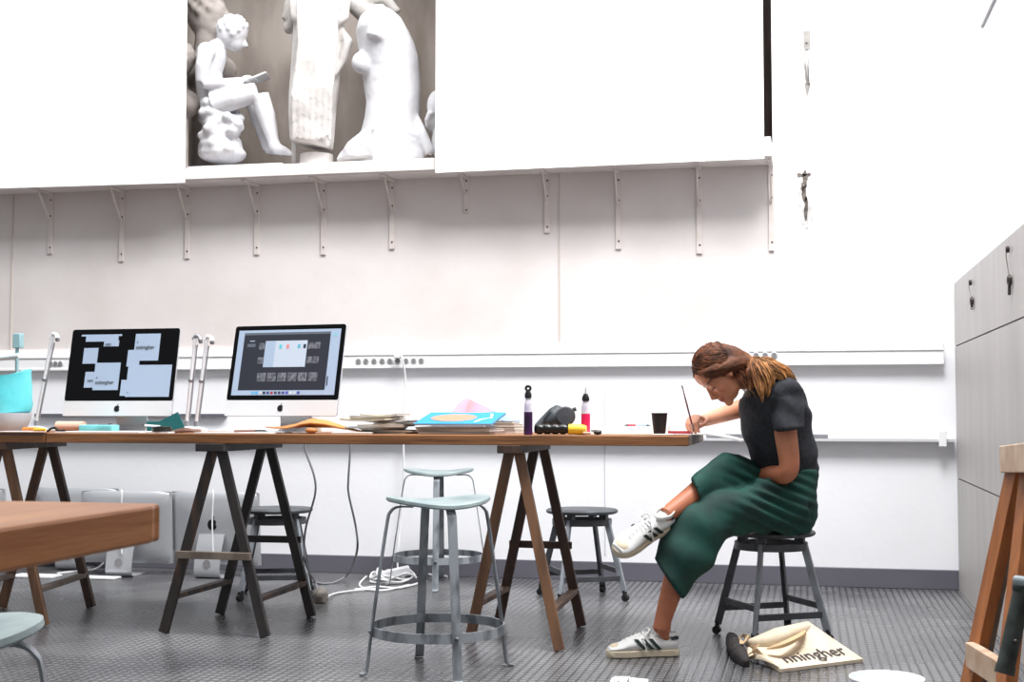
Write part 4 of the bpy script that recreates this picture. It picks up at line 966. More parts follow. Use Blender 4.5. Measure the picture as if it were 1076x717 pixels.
def imac(loc, rz, tilt, label, screen, group):
    """all-in-one computer; local: x right, -y front, z up"""
    t = thing('desktop_computer', label, 'computer', (0, 0, 0), 0, group)
    W_, Hp, chin = .528*SC_, .395*SC_, .068*SC_
    zb = .066*SC_
    TM = M.Translation((0, 0, zb+Hp*.5)) @ M.Rotation(-tilt, 4, 'X') @ M.Translation((0, 0, -Hp*.5))
    def tr(mb): mb.v = [TM @ v for v in mb.v]; return mb
    def rr_box(x0, x1, z0_, z1_, y0, y1, r_=.012, mi=0):
        poly = []
        for cx, cz, a0 in ((x1-r_, z1_-r_, 0), (x0+r_, z1_-r_, 90), (x0+r_, z0_+r_, 180), (x1-r_, z0_+r_, 270)):
            for k in range(5): a = R(a0+22.5*k); poly.append((cx+r_*math.cos(a), cz+r_*math.sin(a)))
        mb = MB(); mb.prism(poly, y1-y0, (0, y0, 0), (V((1, 0, 0)), V((0, 0, 1)), V((0, 1, 0)))); return mb
    sh = rr_box(-W_/2, W_/2, 0, Hp, -.004, .006)
    # curved back
    rs = []
    for k, (q, y) in enumerate(((1, .006), (.97, .013), (.8, .026), (.5, .036), (.2, .04))):
        rs.append([V((math.copysign(min(1, abs(math.cos(a)*1.35)), math.cos(a))*W_/2*q, y, Hp/2+math.copysign(min(1, abs(math.sin(a)*1.35)), math.sin(a))*Hp/2*q)) for a in [2*math.pi*j/32 for j in range(32)]])
    sh.rings(rs); tr(sh).build('shell', m_alu, t)
    bz = rr_box(-W_/2+.0005, W_/2-.0005, chin, Hp-.0005, -.0065, -.0042, .012); bez = tr(bz).build('black_glass', m_glassb, t, smooth=False)
    tr(rr_box(-W_/2, W_/2, 0, chin-.001, -.006, -.0042, .004)).build('chin', m_aluw, t, smooth=False)
    bd, lf = apple(.030)
    q = MB(); q.prism(bd, .0012, (0, -.0075, chin*.47), XZ(0)); q.prism(lf, .0012, (0, -.0075, chin*.47), XZ(0)); tr(q).build('front_logo', m_logo, t, smooth=False)
    bd, lf = apple(.062)
    q = MB(); q.prism([(-x, y) for x, y in bd], .002, (0, .0395, Hp*.56), XZ(0)); q.prism([(-x, y) for x, y in lf], .002, (0, .0395, Hp*.56), XZ(0)); tr(q).build('rear_logo', m_logo, t, smooth=False)
    # stand: bent plate
    q = MB(); pts = smoothline([V((0, .045, zb+Hp*.42)), V((0, .085, zb+Hp*.18)), V((0, .105, .05)), V((0, .085, .008)), V((0, .0, .004)), V((0, -.09, .004))], 6)
    q.strip(pts, .15*SC_, .007, (1, 0, 0)); st = q.build('stand', m_alu, t)
    q = MB(); q.lathe([(.0, 0), (.022, 0), (.024, .004), (.0, .004)], V((0, .1045, .085)), 20, M.Rotation(R(-80), 3, 'X')); q.build('cable_hole', m_sockd, st)
    # screen content
    sx0, sx1, sz0, sz1 = -W_/2+.022, W_/2-.022, chin+.022, Hp-.022
    if screen == 1:   # black desktop with pale layout sheets; coordinates measured as fractions of the black area
        def fr(u0, v0, u1, v1, m, dy=0, nm='screen_window'):
            x0, x1 = -W_/2+W_*u0, -W_/2+W_*u1; z1_, z0_ = Hp-(Hp-chin)*v0, Hp-(Hp-chin)*v1
            return tr(MB().mm((x0, -.0072-dy, z0_), (x1, -.0066-dy, z1_))).build(nm, m, bez, smooth=False)
        for i, w_ in enumerate(((.09, .075, .47, .1), (.135, .1, .44, .175), (.31, .16, .45, .245), (.13, .265, .265, .485), (.17, .60, .26, .82), (.60, .075, .83, .45), (.545, .30, .66, .53), (.255, .475, .49, .855), (.515, .715, .6, .935), (.565, .51, .965, .95))):
            fr(*w_, m_scr, i*.0003)
        def tx(s_, u_, v, size, rot=0):
            x, z = -W_/2+W_*u_, Hp-(Hp-chin)*v
            return textmesh(s_, size, m_ink, bez, TM @ M.Translation((x, -.0105, z)) @ M.Rotation(R(90), 4, 'X'), 'screen_lettering', .0006, ext=.0002)
        tx('nninngher', .615, .285, .024); tx('nninngher', .275, .77, .024); tx('nngher', .325, .225, .012); tx('nngher', .20, .73, .011); tx('n', .62, .2, .012); tx('n', .28, .69, .012); tx('n', .58, .9, .012)
    elif screen == 2:
        def fr(u0, v0, u1, v1, m, dy=0, nm='screen_window'):
            x0, x1 = sx0+(sx1-sx0)*u0, sx0+(sx1-sx0)*u1; z1_, z0_ = sz1-(sz1-sz0)*v0, sz1-(sz1-sz0)*v1
            return tr(MB().mm((x0, -.0072-dy, z0_), (x1, -.0066-dy, z1_))).build(nm, m, bez, smooth=False)
        fr(0, 0, 1, 1, m_scr); fr(.06, .04, .905, .925, m_scrd, .0004); fr(.06, .04, .905, .075, m_ink, .0006)
        fr(.28, .17, .69, .575, m_scr2, .0012, 'file_window'); fr(.28, .17, .38, .575, m_scr, .0014, 'file_window')
        for r_, xs_, y0, y1 in ((0, (.22, .70, .76), .2, .3), (1, (.22, .70, .76), .42, .52), (2, (.235, .335, .435, .535, .635, .735), .66, .79)):
            for x in xs_: fr(x, y0, x+(.085 if r_ == 2 else .055), y1, m_thumb, .0008, 'thumbnail')
        for i, (x, c_) in enumerate(((.42, (90, 190, 200)), (.49, (220, 130, 130)), (.60, (90, 170, 190)), (.655, (40, 40, 60)))): fr(x, .23, x+.025, .29, mat('icon', rgb(*c_), .5), .0018, 'screen_icon')
        for i in range(13):
            c_ = ((90, 170, 210), (80, 160, 210), (190, 190, 195), (40, 40, 60), (60, 60, 120), (160, 40, 60), (50, 50, 70), (60, 50, 90), (70, 60, 130), (80, 80, 170), (200, 205, 210), (190, 195, 205), (70, 70, 150))[i]
            fr(.2+.037*i, .945, .2+.037*i+.026, .985, mat('dock_icon', rgb(*c_), .5, emit=.1), .0008, 'dock_icon')
        fr(.12, .16, .17, .175, m_scr, .0008); fr(.1, .21, .18, .26, m_ink, .0008); fr(.93, .06, .97, .11, mat('icon_teal', rgb(140, 190, 205), .5), .0008, 'screen_icon')
        fr(.915, .72, .925, .86, m_logo, .001); 
    t.location = loc; t.rotation_euler.z = rz; t.matrix_basis = M.Translation(V(loc)) @ M.Rotation(rz, 4, 'Z')
    return t
imac(TT_(127, 5.80), R(-1), R(11), 'desktop computer on the table showing scattered pale layout sheets on a black screen', 1, 'computers on the long table')
imac(TT_(299.5, 5.68), R(-7), R(13), 'desktop computer on the table showing a dark photo browser window, right one', 2, 'computers on the long table')
# spare computers on the floor with their backs to us
gf = 'spare computers standing on the floor by the wall'
lbs = ['spare silver computer on the floor at the left edge, seen from behind', 'spare silver computer on the floor behind the brown left trestle', 'spare silver computer on the floor, stand showing under the near table corner', 'spare silver computer on the floor behind the black trestle, logo showing']
base = None
for i, (px, Y, dz, rz) in enumerate(((-36, 7.36, 0, 176), (80, 7.50, 0, 182), (133, 7.26, 0, 183), (226, 7.30, 0, 178))):
    p = V((PY(px, 595, Y).x, Y, .0))
    if base is None: base = imac(p, R(rz), R(4), lbs[i], 0, gf)
    else:
        c = copy_tree(base); c.location = p; c.rotation_euler.z = R(rz); c['label'] = lbs[i]

# --- desk lamps (thin white articulated arms)
m_lampw = mat('white_lamp_metal', rgb(232, 232, 235), .35); m_lampj = mat('lamp_joint_grey', rgb(150, 152, 158), .4, metal=.4)
def lamp(base, top, label, double=False, lean=None):
    t = thing('desk_lamp', label, 'lamp', base)
    MB().lathe([(.055, 0), (.055, .012), (.03, .02), (.012, .024)], base, 24).build('lamp_base', m_lampw, t)
    MB().tube([base+V((0, 0, .02)), base+V((0, 0, .05))], .011, 12).build('base_joint', m_lampj, t)
    a = base+V((0, 0, .045))
    MB().tube([a, top], .0085, 10).build('arm', m_lampw, t)
    MB().tube([a+V((.016, 0, .02)), top+V((.012, 0, -.03))], .004, 8).build('tension_rod', m_lampj, t)
    hd = MB(); hd.tube(smoothline([top+V((-.012, 0, -.004)), top+V((.004, 0, .012)), top+V((.022, 0, .008)), top+V((.034, -.01, -.012))], 4), [.008]*4+[.011]*5+[.012]*4, 10)
    hd.build('lamp_head', m_lampw if not double else m_lampj, t); MB().tube([top+V((.034, -.01, -.010)), top+V((.037, -.012, -.022))], .010, 12).build('head_cap', mat('dark_lamp_cap', rgb(84, 84, 90), .4), t)
    MB().ell(a+(top-a)*.5, (.013, .013, .013), nu=10, nv=8).build('arm_joint', m_lampj, t)
    return t
lamp(TT_(38, 6.04), PY(55, 354, 6.04), 'thin white desk lamp leaning right, between the cyan bag and the left computer')
lamp(TT_(196, 6.06), PY(205, 356, 6.06), 'thin white desk lamp between the two computers, left of the pair', True)
lamp(TT_(206, 5.93), PY(217, 357, 5.93), 'thin white desk lamp between the two computers, right of the pair')
t = thing('desk_lamp', 'pale teal lamp with flat head at the left edge behind the cyan bag', 'lamp', TT_(17, 6.1))
m_tealp = mat('pale_teal', rgb(150, 186, 192), .5)
bs = TT_(17, 6.08); MB().lathe([(.05, 0), (.05, .012), (.014, .02)], bs, 20).build('lamp_base', m_tealp, t)
MB().tube([bs+V((0, 0, .01)), PY(18, 362, 6.08)], .009, 10).build('pole', m_tealp, t)
p = PY(19, 362, 6.08); MB().mm(p+V((-.02, -.02, -.02)), p+V((.022, .02, .055))).build('clamp', m_tealp, t, bevel=.004)
MB().tube([PY(-20, 379, 6.05), PY(20, 374, 6.05)], .013, 12).build('tube_light', mat('pale_tube', rgb(214, 226, 232), .4), t)

# --- cyan plastic bag / tub at the left edge
m_cyan = mat('cyan_plastic', rgb(120, 226, 232), .3, c2=rgb(80, 205, 216), vscale=5, contrast=(.3, .7), bump=.004, bscale=14)
m_tub = mat('grey_white_tub', rgb(196, 204, 212), .4)
ct = V((XT(2, 5.72), 5.72, ZT)); t = thing('plastic_bag', 'bright cyan plastic bag with a pale base at the left edge of the table', 'bag', ct)
b = MB(); rs = []
for z, r_ in ((.004, .105), (.03, .125), (.06, .138), (.09, .143)):
    rs.append([ct+V((r_*math.cos(a), r_*.8*math.sin(a), z)) for a in [2*math.pi*k/28 for k in range(28)]])
b.rings(rs); b.build('base_bowl', m_tub, t)
b = MB(); rs = []
for i, (z, r_) in enumerate(((.068, .12), (.08, .139), (.11, .143), (.16, .14), (.21, .142), (.26, .138), (.284, .142), (.284, .12), (.22, .118))):
    rs.append([ct+V((r_*(1+.04*math.sin(3*a+i*.5)*(z > .1))*math.cos(a), r_*.78*(1+.04*math.sin(3*a))*math.sin(a), z+(.016*math.sin(2*a+1) if z > .25 else 0)+(.02*math.cos(a*1) if i < 3 else 0))) for a in [2*math.pi*k/36 for k in range(36)]])
b.rings(rs); b.build('bag_body', m_cyan, t)
MB().strip(smoothline([ct+V((-.06, -.117, .14)), ct+V((-.02, -.124, .19)), ct+V((.03, -.122, .21))], 5), .03, .002, (0, -.2, 1)).build('white_patch', m_sheet, t)

# --- papers / sheets
m_paper = mat('white_paper', rgb(240, 240, 240), .7); m_cream = mat('cream_paper', rgb(240, 228, 208), .7)
def sheet(px0, px1, Y0, Y1, z0_, z1_, m, label, name='paper_sheet', cat='paper', group='loose paper on the long table', wav=.0, skew=0):
    x0, x1 = XT(px0, (Y0+Y1)/2), XT(px1, (Y0+Y1)/2)
    b = MB(); b.grid(lambda u_, v: V((x0+(x1-x0)*u_+skew*v, Y0+(Y1-Y0)*v, ZT+z1_+wav*math.sin(u_*6+v*3)*.5+wav*.5)), 14, 6, z1_-z0_)
    o = b.build(name, m); return tag(o, label, cat, group)
sheet(70, 158, 5.42, 5.62, .0008, .007, m_paper, 'white sheets stacked before the left computer')
sheet(214, 292, 5.43, 5.62, .0008, .005, m_paper, 'white sheets before the right computer')
sheet(0, 42, 5.40, 5.56, .0045, .007, mat('pinkish_paper', rgb(226, 214, 214), .7), 'pinkish paper at the left edge below the cyan bag')
sheet(618, 690, 5.45, 6.02, .0008, .006, m_cream, 'cream drawing paper left of the cup', wav=.0)
sheet(632, 700, 5.72, 6.1, .0065, .03, m_paper, 'thick white paper pad behind the cup', name='paper_pad')
b = MB(); xa_ = -.62
b.grid(lambda u_, v: V((xa_+u_*.36, 5.52+v*.42+.04*u_, ZT+.003+(-.03*max(0, (u_-.5)*2)**2))), 16, 6, .002)
tag(b.build('paper_sheet', m_paper), 'white paper under the woman\'s hand, drooping over the table end', 'paper', 'loose paper on the long table')
m_redpaint = mat('red_paint', rgb(200, 70, 84), .6)
b = MB(); c_ = V((XT(713, 5.5), 5.53, ZT+.0055)); rd = random.Random(6)
b.prism([(rd.uniform(.45, 1.2)*.045*math.cos(a), rd.uniform(.5, 1.1)*.03*math.sin(a)) for a in [j*math.pi/9 for j in range(18)]], .011, c_)
tag(b.build('paint_rag', [m_redpaint], smooth=False), 'crumpled red paint rag between the cup and the hand', 'rag')

# --- magazines: individual thin books
def bookmesh(c, L_, W2, th, rz, cover, pages, label, group, name='magazine', cat='magazine', bend=0.0, tiltx=0, tilty=0):
    t = thing(name, label, cat, c, rz, group)
    rot = M.Rotation(rz, 4, 'Z') @ M.Rotation(tiltx, 4, 'X') @ M.Rotation(tilty, 4, 'Y')
    def f(z, s_=1):
        return lambda u_, v: V(c)+(rot @ V(((u_-.5)*L_*s_, (v-.5)*W2*s_, z+bend*((u_-.5)*2)**2)))
    ct_ = .0012
    MB().grid(f(ct_), 10, 2, ct_).build('back_cover', cover, t, smooth=False)
    MB().grid(f(th-ct_, .985), 10, 2, th-2*ct_).build('pages', pages, t, smooth=False)
    MB().grid(f(th), 10, 2, ct_).build('cover', cover, t, smooth=False)
    return t
m_pages = mat('page_edges', rgb(226, 220, 208), .8, c2=rgb(190, 182, 170), vscale=200, stretch=(.05, .05, 4))
covs = [mat('cover_%d' % i, rgb(*c_), .45) for i, c_ in enumerate(((232, 226, 214), (96, 74, 66), (204, 196, 184), (58, 52, 52), (236, 234, 230), (150, 124, 104), (120, 112, 108), (214, 200, 170), (80, 70, 66), (226, 222, 216)))]
names_c = ['cream', 'dark brown', 'light grey-beige', 'near-black', 'white', 'tan', 'mid grey', 'sand', 'umber', 'pale']
rm = random.Random(21)
zz_ = .001
for i in range(10):
    th = rm.uniform(.005, .0105)
    cx = XT(407+rm.uniform(-14, 14)-i*.6, 5.62)
    ordn = ['lowest', 'second from bottom', 'third from bottom', 'fourth from bottom', 'fifth from bottom', 'sixth from bottom', 'seventh from bottom', 'eighth from bottom', 'second from top', 'topmost'][i]
    bookmesh(V((cx, 5.62+rm.uniform(-.03, .03), ZT+zz_)), (.25-.005*i)*rm.uniform(.8, 1.1), .19, th, R(rm.uniform(-24, 24)), covs[i], m_pages, '%s-covered magazine, %s in the loose magazine pile' % (names_c[i], ordn), 'magazines in the loose pile', bend=.0 if i < 6 else .006)
    zz_ += th+.0008
# fanned thin sheets at the left flank of the pile
for i, (px, zt_, an, m, lb) in enumerate(((384, .004, 8, m_paper, 'white pamphlet lying low left of the magazine pile'),)):
    bookmesh(V((XT(px-14, 5.46), 5.47, ZT+.001)), .17, .1, .007, R(an), m, m_pages, lb, 'magazines in the loose pile')
# books on the right of the pile
m_blue = mat('blue_cover', rgb(44, 142, 204), .45, spec=.2); m_pk = mat('peach_print', rgb(216, 136, 112), .5, spec=.2)
zs_ = .001
stack = [(486, 5.60, .34, .24, .010, 2, (120, 60, 70), 'thin dark red book at the bottom under the blue magazine'), (484, 5.60, .33, .23, .012, -3, (238, 236, 230), 'white book under the blue magazine'), (480, 5.59, .31, .24, .007, 1, (28, 30, 36), 'black-edged book directly under the blue magazine')]
for px, Y, L_, W2, th, an, c_, lb in stack:
    bookmesh(V((XT(px, Y), Y, ZT+zs_)), L_, W2, th, R(an), mat('book_cover', rgb(*c_), .4), m_pages, lb, 'books stacked under the blue magazine', 'book', 'book'); zs_ += th+.0008
zs_ += .029
p = V((XT(484, 5.58), 5.58, ZT+zs_)); ta = math.radians(11)
t = bookmesh(p, .345, .25, .008, R(-2), m_blue, m_pages, 'bright blue magazine with a peach oval print on top of the book stack', 'books stacked under the blue magazine', bend=.0, tiltx=ta)
q = MB(); q.lathe([(.0, 0), (1, 0), (1, .0006), (0, .0006)], (0, 0, 0), 36); q.v = [V((p.x-.03+v.x*.10, p.y+v.y*.075, p.z+.0086+v.z+v.y*.075*math.tan(ta))) for v in q.v]; q.build('oval_print', m_pk, t)
q = MB().strip([p+V((x, y, .009+y*math.tan(ta))) for x, y in ((.085, -.09), (.10, -.03), (.135, .0), (.12, .08))], .014, .0006, (.9, -.3, 0)); q.build('white_print', m_paper, t)
zs_ = .001
for i, (px, L_, th, c_, lb) in enumerate(((531, .13, .014, (232, 228, 222), 'small cream book at the bottom left of the purple bottle'), (529, .13, .012, (70, 50, 44), 'small dark brown book left of the purple bottle, second up'), (528, .125, .013, (226, 214, 196), 'small sand-coloured book left of the purple bottle, third up'), (526, .12, .012, (64, 44, 40), 'small dark book left of the purple bottle, top of its stack'))):
    bookmesh(V((XT(px+3, 5.86), 5.86, ZT+zs_)), L_, .17, th, R(-8+3*i), mat('book_cover', rgb(*c_), .45), m_pages, lb, 'small books left of the purple bottle', 'book', 'book'); zs_ += th+.0008
# curled pink-blue printed sheet standing behind the books
m_pinkb = bpy.data.materials.new('pink_blue_print'); m_pinkb.use_nodes = True
nt = m_pinkb.node_tree; N = nt.nodes; L = nt.links; tc = N.new('ShaderNodeTexCoord'); mp = N.new('ShaderNodeMapping'); L.new(tc.outputs['Generated'], mp.inputs[0])
gr = N.new('ShaderNodeTexGradient'); L.new(mp.outputs[0], gr.inputs[0]); cr = N.new('ShaderNodeValToRGB'); L.new(gr.outputs[0], cr.inputs[0])
el = cr.color_ramp.elements; el[0].color = (*rgb(214, 180, 216), 1); el[1].color = (*rgb(150, 180, 226), 1)
for ps, c_ in ((.22, (206, 160, 206)), (.36, (232, 112, 116)), (.5, (214, 130, 156)), (.68, (104, 138, 214))): e_ = el.new(ps); e_.color = (*rgb(*c_), 1)
L.new(cr.outputs[0], N['Principled BSDF'].inputs['Base Color']); N['Principled BSDF'].inputs['Roughness'].default_value = .6
x0, x1 = XT(466, 5.9), XT(545, 5.9)
def curl(u_, v):
    x = x0+(x1-x0)*u_; hgt = (.02+.085*math.exp(-((u_-.28)/.16)**2) if u_ < .28 else .105*(1-(u_-.28)/.72)**1.1+.004)
    return V((x, 5.83+.15*v, ZT+.047+hgt*math.sin(math.pi*min(1, .12+v*.6))*1.05))
tag(MB().grid(curl, 26, 8, .0012).build('printed_sheet', m_pinkb), 'curled pink and blue printed sheet standing up behind the blue magazine', 'paper')
sheet(462, 516, 5.725, 6.02, .001, .045, mat('white_stack', rgb(232, 230, 234), .7), 'white paper stack behind the blue magazine carrying the curled print', name='paper_stack')

# --- leather-like curved brown sheet in front of right computer
m_lea = mat('tan_leather', rgb(206, 138, 74), .45, c2=rgb(164, 98, 48), vscale=5, bump=.002, bscale=40)
out = [(-.42, .0), (-.36, .03), (-.27, .06), (-.15, .08), (-.04, .075), (.08, .085), (.2, .07), (.34, .035), (.5, .0), (.42, -.01), (.3, -.015), (.16, -.045), (.05, -.075), (-.04, -.08), (-.1, -.05), (-.2, -.035), (-.32, -.02)]
cx, cy_ = XT(327, 5.53), 5.52
def hz_(x, y): return .014+.032*math.exp(-((x-.02)/.12)**2)+.028*math.exp(-((x+.22)/.12)**2)*.5+.006*math.sin(x*16)
b = MB(); n = len(out); top = []; 
cen_ = V((cx+.0, cy_, ZT+.03))
rings__ = []
for k_ in (1.0, .66, .33, .05):
    rings__.append([V((cx+x*.5*k_, cy_+y*1.0*k_, ZT+hz_(x*.5*k_, y*k_)+.02*(1-k_))) for x, y in out])
rings__ = [[p-V((0, 0, .004)) for p in rings__[0]]]+rings__
b.rings(rings__); bb = b.build('leather_sheet', m_lea); 
bb.location.z += 0; tag(bb, 'curved tan leather piece lying before the right computer', 'leather')
p = TT_(327, 5.45, .001)
tag(MB().ell(p+V((0, 0, .0135)), (.028, .018, .0125)).build('leather_roll', m_lea), 'small tan leather roll under the big leather piece', 'leather')
# underside support blocks: cork block
tag(MB().ell(TT_(329, 5.66, .048), (.032, .03, .02)).build('red_cloth', mat('red_cloth', rgb(226, 84, 70), .7)), 'small bright red cloth behind the tan leather piece', 'cloth')
tag(MB().mm(TT_(322, 5.62, .0055), TT_(338, 5.70, .032)).build('small_box', m_cream, bevel=.002, smooth=False), 'small pale box under the red cloth', 'box')
# pens
def pen(a, b_, r_, m, label, name='pencil', tipm=None):
    t = thing(name, label, name, a, 0, None)
    a = V(a); b_ = V(b_); d = (b_-a).normalized()
    MB().tube([a, b_], r_, 8).build('barrel', m, t); MB().tube([b_, b_+d*.02], [r_, .001], 8).build('tip', tipm or m_logo, t); return t
m_gry = mat('grey_plastic', rgb(120, 120, 124), .4); m_brs = mat('brown_handle', rgb(120, 84, 70), .5)
pen(TT_(246, 5.45, .011), TT_(268, 5.5, .012), .0055, m_brs, 'brown pencil lying left of the tan leather piece')
pen(TT_(262, 5.6, .012), TT_(278, 5.55, .011), .004, m_logo, 'thin black pen lying behind the brown pencil', 'pen')
pen(TT_(228, 5.62, .012), TT_(262, 5.58, .012), .0045, m_wcab, 'white pen between the lamps and the brown pencil', 'pen')
pen(TT_(168, 5.58, .03), TT_(152, 5.6, .034), .004, m_wcab, 'white pen lying across the teal cutting mat', 'pen')
# teal folded cutting mat
m_teal = mat('teal_mat', rgb(24, 112, 112), .5, c2=rgb(18, 92, 94), vscale=8)
a = TT_(154, 5.7, .001); c_ = TT_(196, 5.7, .001)
b = MB(); b.prism([(a.x, ZT+.001), (c_.x, ZT+.001), (c_.x-.02, ZT+.045), (c_.x-.045, ZT+.095), (a.x+.06, ZT+.05), (a.x, ZT+.052)], .004, (0, 5.70, 0), XZ(0)); 
b.prism([(a.x, 5.62), (c_.x, 5.62), (c_.x, 5.70), (a.x, 5.70)], .004, (0, 0, ZT+.001))
tag(b.build('cutting_mat', m_teal, smooth=False, bevel=.001), 'bent teal cutting mat right of the left computer stand', 'mat')
# tape disc, twisted cable
t = thing('tape_roll', 'round black tape roll lying before the teal mat', 'tape', TT_(170, 5.46, .0005))
MB().lathe([(.02, 0), (.043, 0), (.043, .022), (.02, .022)], TT_(170, 5.46, .0075), 28, cap=False).build('roll', mat('black_tape', rgb(40, 42, 40), .3), t)
MB().lathe([(.002, 0), (.0205, 0), (.0205, .024), (.002, .024)], TT_(170, 5.46, .0075), 20).build('core', mat('olive_core', rgb(96, 98, 84), .5), t)
sheet(158, 182, 5.42, 5.52, .0008, .007, m_paper, 'white card under the black tape roll')
m_bcab = mat('brown_cable', rgb(124, 88, 74), .5)
tag(MB().tube(smoothline([TT_(182, 5.55, .008), TT_(190, 5.45, .01), TT_(202, 5.44, .012), TT_(210, 5.5, .012), TT_(204, 5.56, .012), TT_(194, 5.5, .018), TT_(186, 5.58, .01)], 6), .007, 8).build('cable', m_bcab), 'looped brown cable lying right of the tape roll', 'cable')
# left side bits
m_or2 = mat('orange_bits', rgb(214, 140, 60), .5); m_yel = mat('yellow_plastic', rgb(238, 200, 50), .45)
tag(MB().tube([TT_(24, 5.47, .0175), TT_(36, 5.47, .0175), TT_(46, 5.47, .016)], [.008, .0095, .006], 10).build('orange_marker', m_or2), 'orange marker below the cyan bag', 'marker')
tag(MB().tube([TT_(36, 5.43, .0145), TT_(48, 5.43, .0145)], .0065, 10).build('yellow_marker', m_yel), 'short yellow marker just before the orange one', 'marker')
tag(MB().tube(smoothline([TT_(50, 5.5, .006), TT_(54, 5.48, .02), TT_(58, 5.46, .022), TT_(62, 5.45, .01), TT_(68, 5.44, .0115)], 4), [.0055]*17, 8).build('bent_cable', m_logo), 'short bent black cord left of the white sheets', 'cord')
tag(MB().tube([TT_(60, 5.72, .026), TT_(88, 5.72, .026)], .0245, 16).build('skin_tone_roll', mat('peach_roll', rgb(232, 186, 164), .6)), 'peach paper roll before the left computer', 'roll')
tag(MB().box(TT_(104, 5.68, .0175), (.17, .07, .033)).build('cyan_box', mat('cyan_box', rgb(130, 222, 226), .5), bevel=.003), 'flat cyan box before the left computer', 'box')
pen(TT_(103, 5.64, .038), TT_(114, 5.64, .038), .0035, m_gry, 'short grey pen on the flat cyan box', 'pen')

# --- bottles
def bottle(px, Y, zt, cols, label, cap_m, w_=.0165):
    w_ *= 1.12
    c = TT_(px, Y, .0005); t = thing('glue_bottle', label, 'bottle', c)
    h_ = zt
    liquid, upper = cols
    MB().lathe([(0, 0), (w_*.95, 0), (w_, .005), (w_*.98, h_*.5), (0, h_*.5)], c, 20).build('lower_body', liquid, t)
    MB().lathe([(w_*.98, 0), (w_*.9, h_*.18), (w_*.62, h_*.28), (w_*.6, h_*.3), (0, h_*.3)], c+V((0, 0, h_*.5+.0003)), 20).build('upper_body', upper, t)
    cp = MB().lathe([(w_*.8, 0), (w_*.82, h_*.09), (w_*.6, h_*.13), (w_*.5, h_*.17), (0, h_*.19)], c+V((0, 0, h_*.8)), 16); cp.build('cap', cap_m, t); return t
m_pur = mat('purple_liquid', rgb(78, 30, 92), .3, c2=rgb(40, 20, 50), vscale=20); m_mag = mat('magenta_liquid', rgb(226, 24, 92), .3); m_lab = mat('white_label', rgb(226, 222, 230), .4, c2=rgb(186, 176, 200), vscale=25)
bt_ = bottle(555, 5.42, .19, (m_pur, m_lab), 'purple and white bottle with a black hook cap beside the respirator mask', m_logo, .0165)
c = TT_(555, 5.42, .185); MB().tube([c+V((.010*math.cos(a), 0, .008+.009*math.sin(a))) for a in [k*math.pi/6 for k in range(12)]], .0055, 8, closed=True).build('cap_hook', m_logo, bt_)
bt_ = bottle(615.5, 5.52, .175, (m_mag, m_lab), 'magenta and clear bottle with a black nozzle right of the respirator mask', m_logo, .0175)
c = TT_(615.5, 5.52, .17); MB().tube([c, c+V((.0, 0, .022)), c+V((.001, 0, .03))], [.005, .003, .0015], 8).build('nozzle', m_alu, bt_)

# --- respirator mask
m_resp = mat('grey_rubber', rgb(72, 82, 86), .5, c2=rgb(56, 62, 66), vscale=8); m_filt = mat('dark_filter', rgb(56, 56, 62), .5)
c = TT_(585, 5.66, .0); t = thing('respirator_mask', 'grey rubber respirator mask with a round filter lying between the two bottles', 'mask', c)
b = MB(); 
b.rings([ringpq(P, Q_, Z, bb_, 24) for P, Q_, Z, bb_ in interp([((561, 447), (566, 452), 5.72, .03), ((569, 438), (578, 452), 5.72, .05), ((578, 429), (590, 451), 5.72, .06), ((585, 425), (598, 448), 5.72, .055), ((593, 429), (601, 444), 5.72, .03)], 14)])
remeshed('mask_body', b, m_resp, t, .005, 4, post=lambda co, n: V((co.x, co.y, max(co.z, ZT+.001))))
fc = D(594, 438.5, 5.6); rotf = M.Rotation(R(-12.4)*-1, 3, 'Z') @ M.Rotation(R(80), 3, 'X')
MB().lathe([(.0, -.03), (.026, -.03), (.03, -.02), (.040, .0), (.042, .022), (.036, .028), (.0, .03)], fc, 28, rotf).build('filter', m_filt, t)
MB().tube([fc+V((.032, 0, .03)), fc+V((.046, 0, .034))], .009, 10).build('clip', m_filt, t)
MB().strip(smoothline([D(578, 430, 5.68), D(570, 446, 5.66), D(590, 452, 5.6)], 5), .012, .003, (0, 1, .2)).build('strap', m_filt, t)
# black ribbed roll with yellow end
a = TT_(562, 5.45, .024); b_ = TT_(598, 5.45, .024); t = thing('torch', 'black ribbed torch with a yellow end lying before the respirator mask', 'torch', a)
q = MB(); k_ = 26; q.tube([a+(b_-a)*i/k_ for i in range(k_+1)], [.0215 if (i//2) % 3 else .0175 for i in range(k_+1)], 18); q.build('barrel', m_logo, t)
MB().tube([b_, b_+V((.05, 0, -.001)), b_+V((.072, 0, -.002))], [.0215, .022, .0165], 18).build('yellow_end', m_yel, t)
tag(MB().tube([TT_(613, 5.42, .008), TT_(621, 5.42, .008)], [.007, .004], 10).build('wood_peg', m_pale), 'small wooden peg right of the yellow torch end', 'peg')
tag(MB().ell(TT_(628, 5.42, .0105), (.018, .012, .009)).build('black_eraser', m_logo), 'small black lump near the table edge left of the drawing paper', 'eraser')
pen(TT_(622, 5.75, .012), TT_(631, 5.62, .012), .0055, m_logo, 'black brush lying right of the magenta bottle', 'brush')
pen(TT_(668, 5.85, .036), TT_(660, 5.85, .036), .0055, m_redpaint, 'red marker on the white paper pad', 'marker')
pen(TT_(671, 5.86, .036), TT_(680, 5.84, .036), .005, mat('grey_blue', rgb(150, 170, 184), .5), 'grey-blue marker on the white paper pad', 'marker')
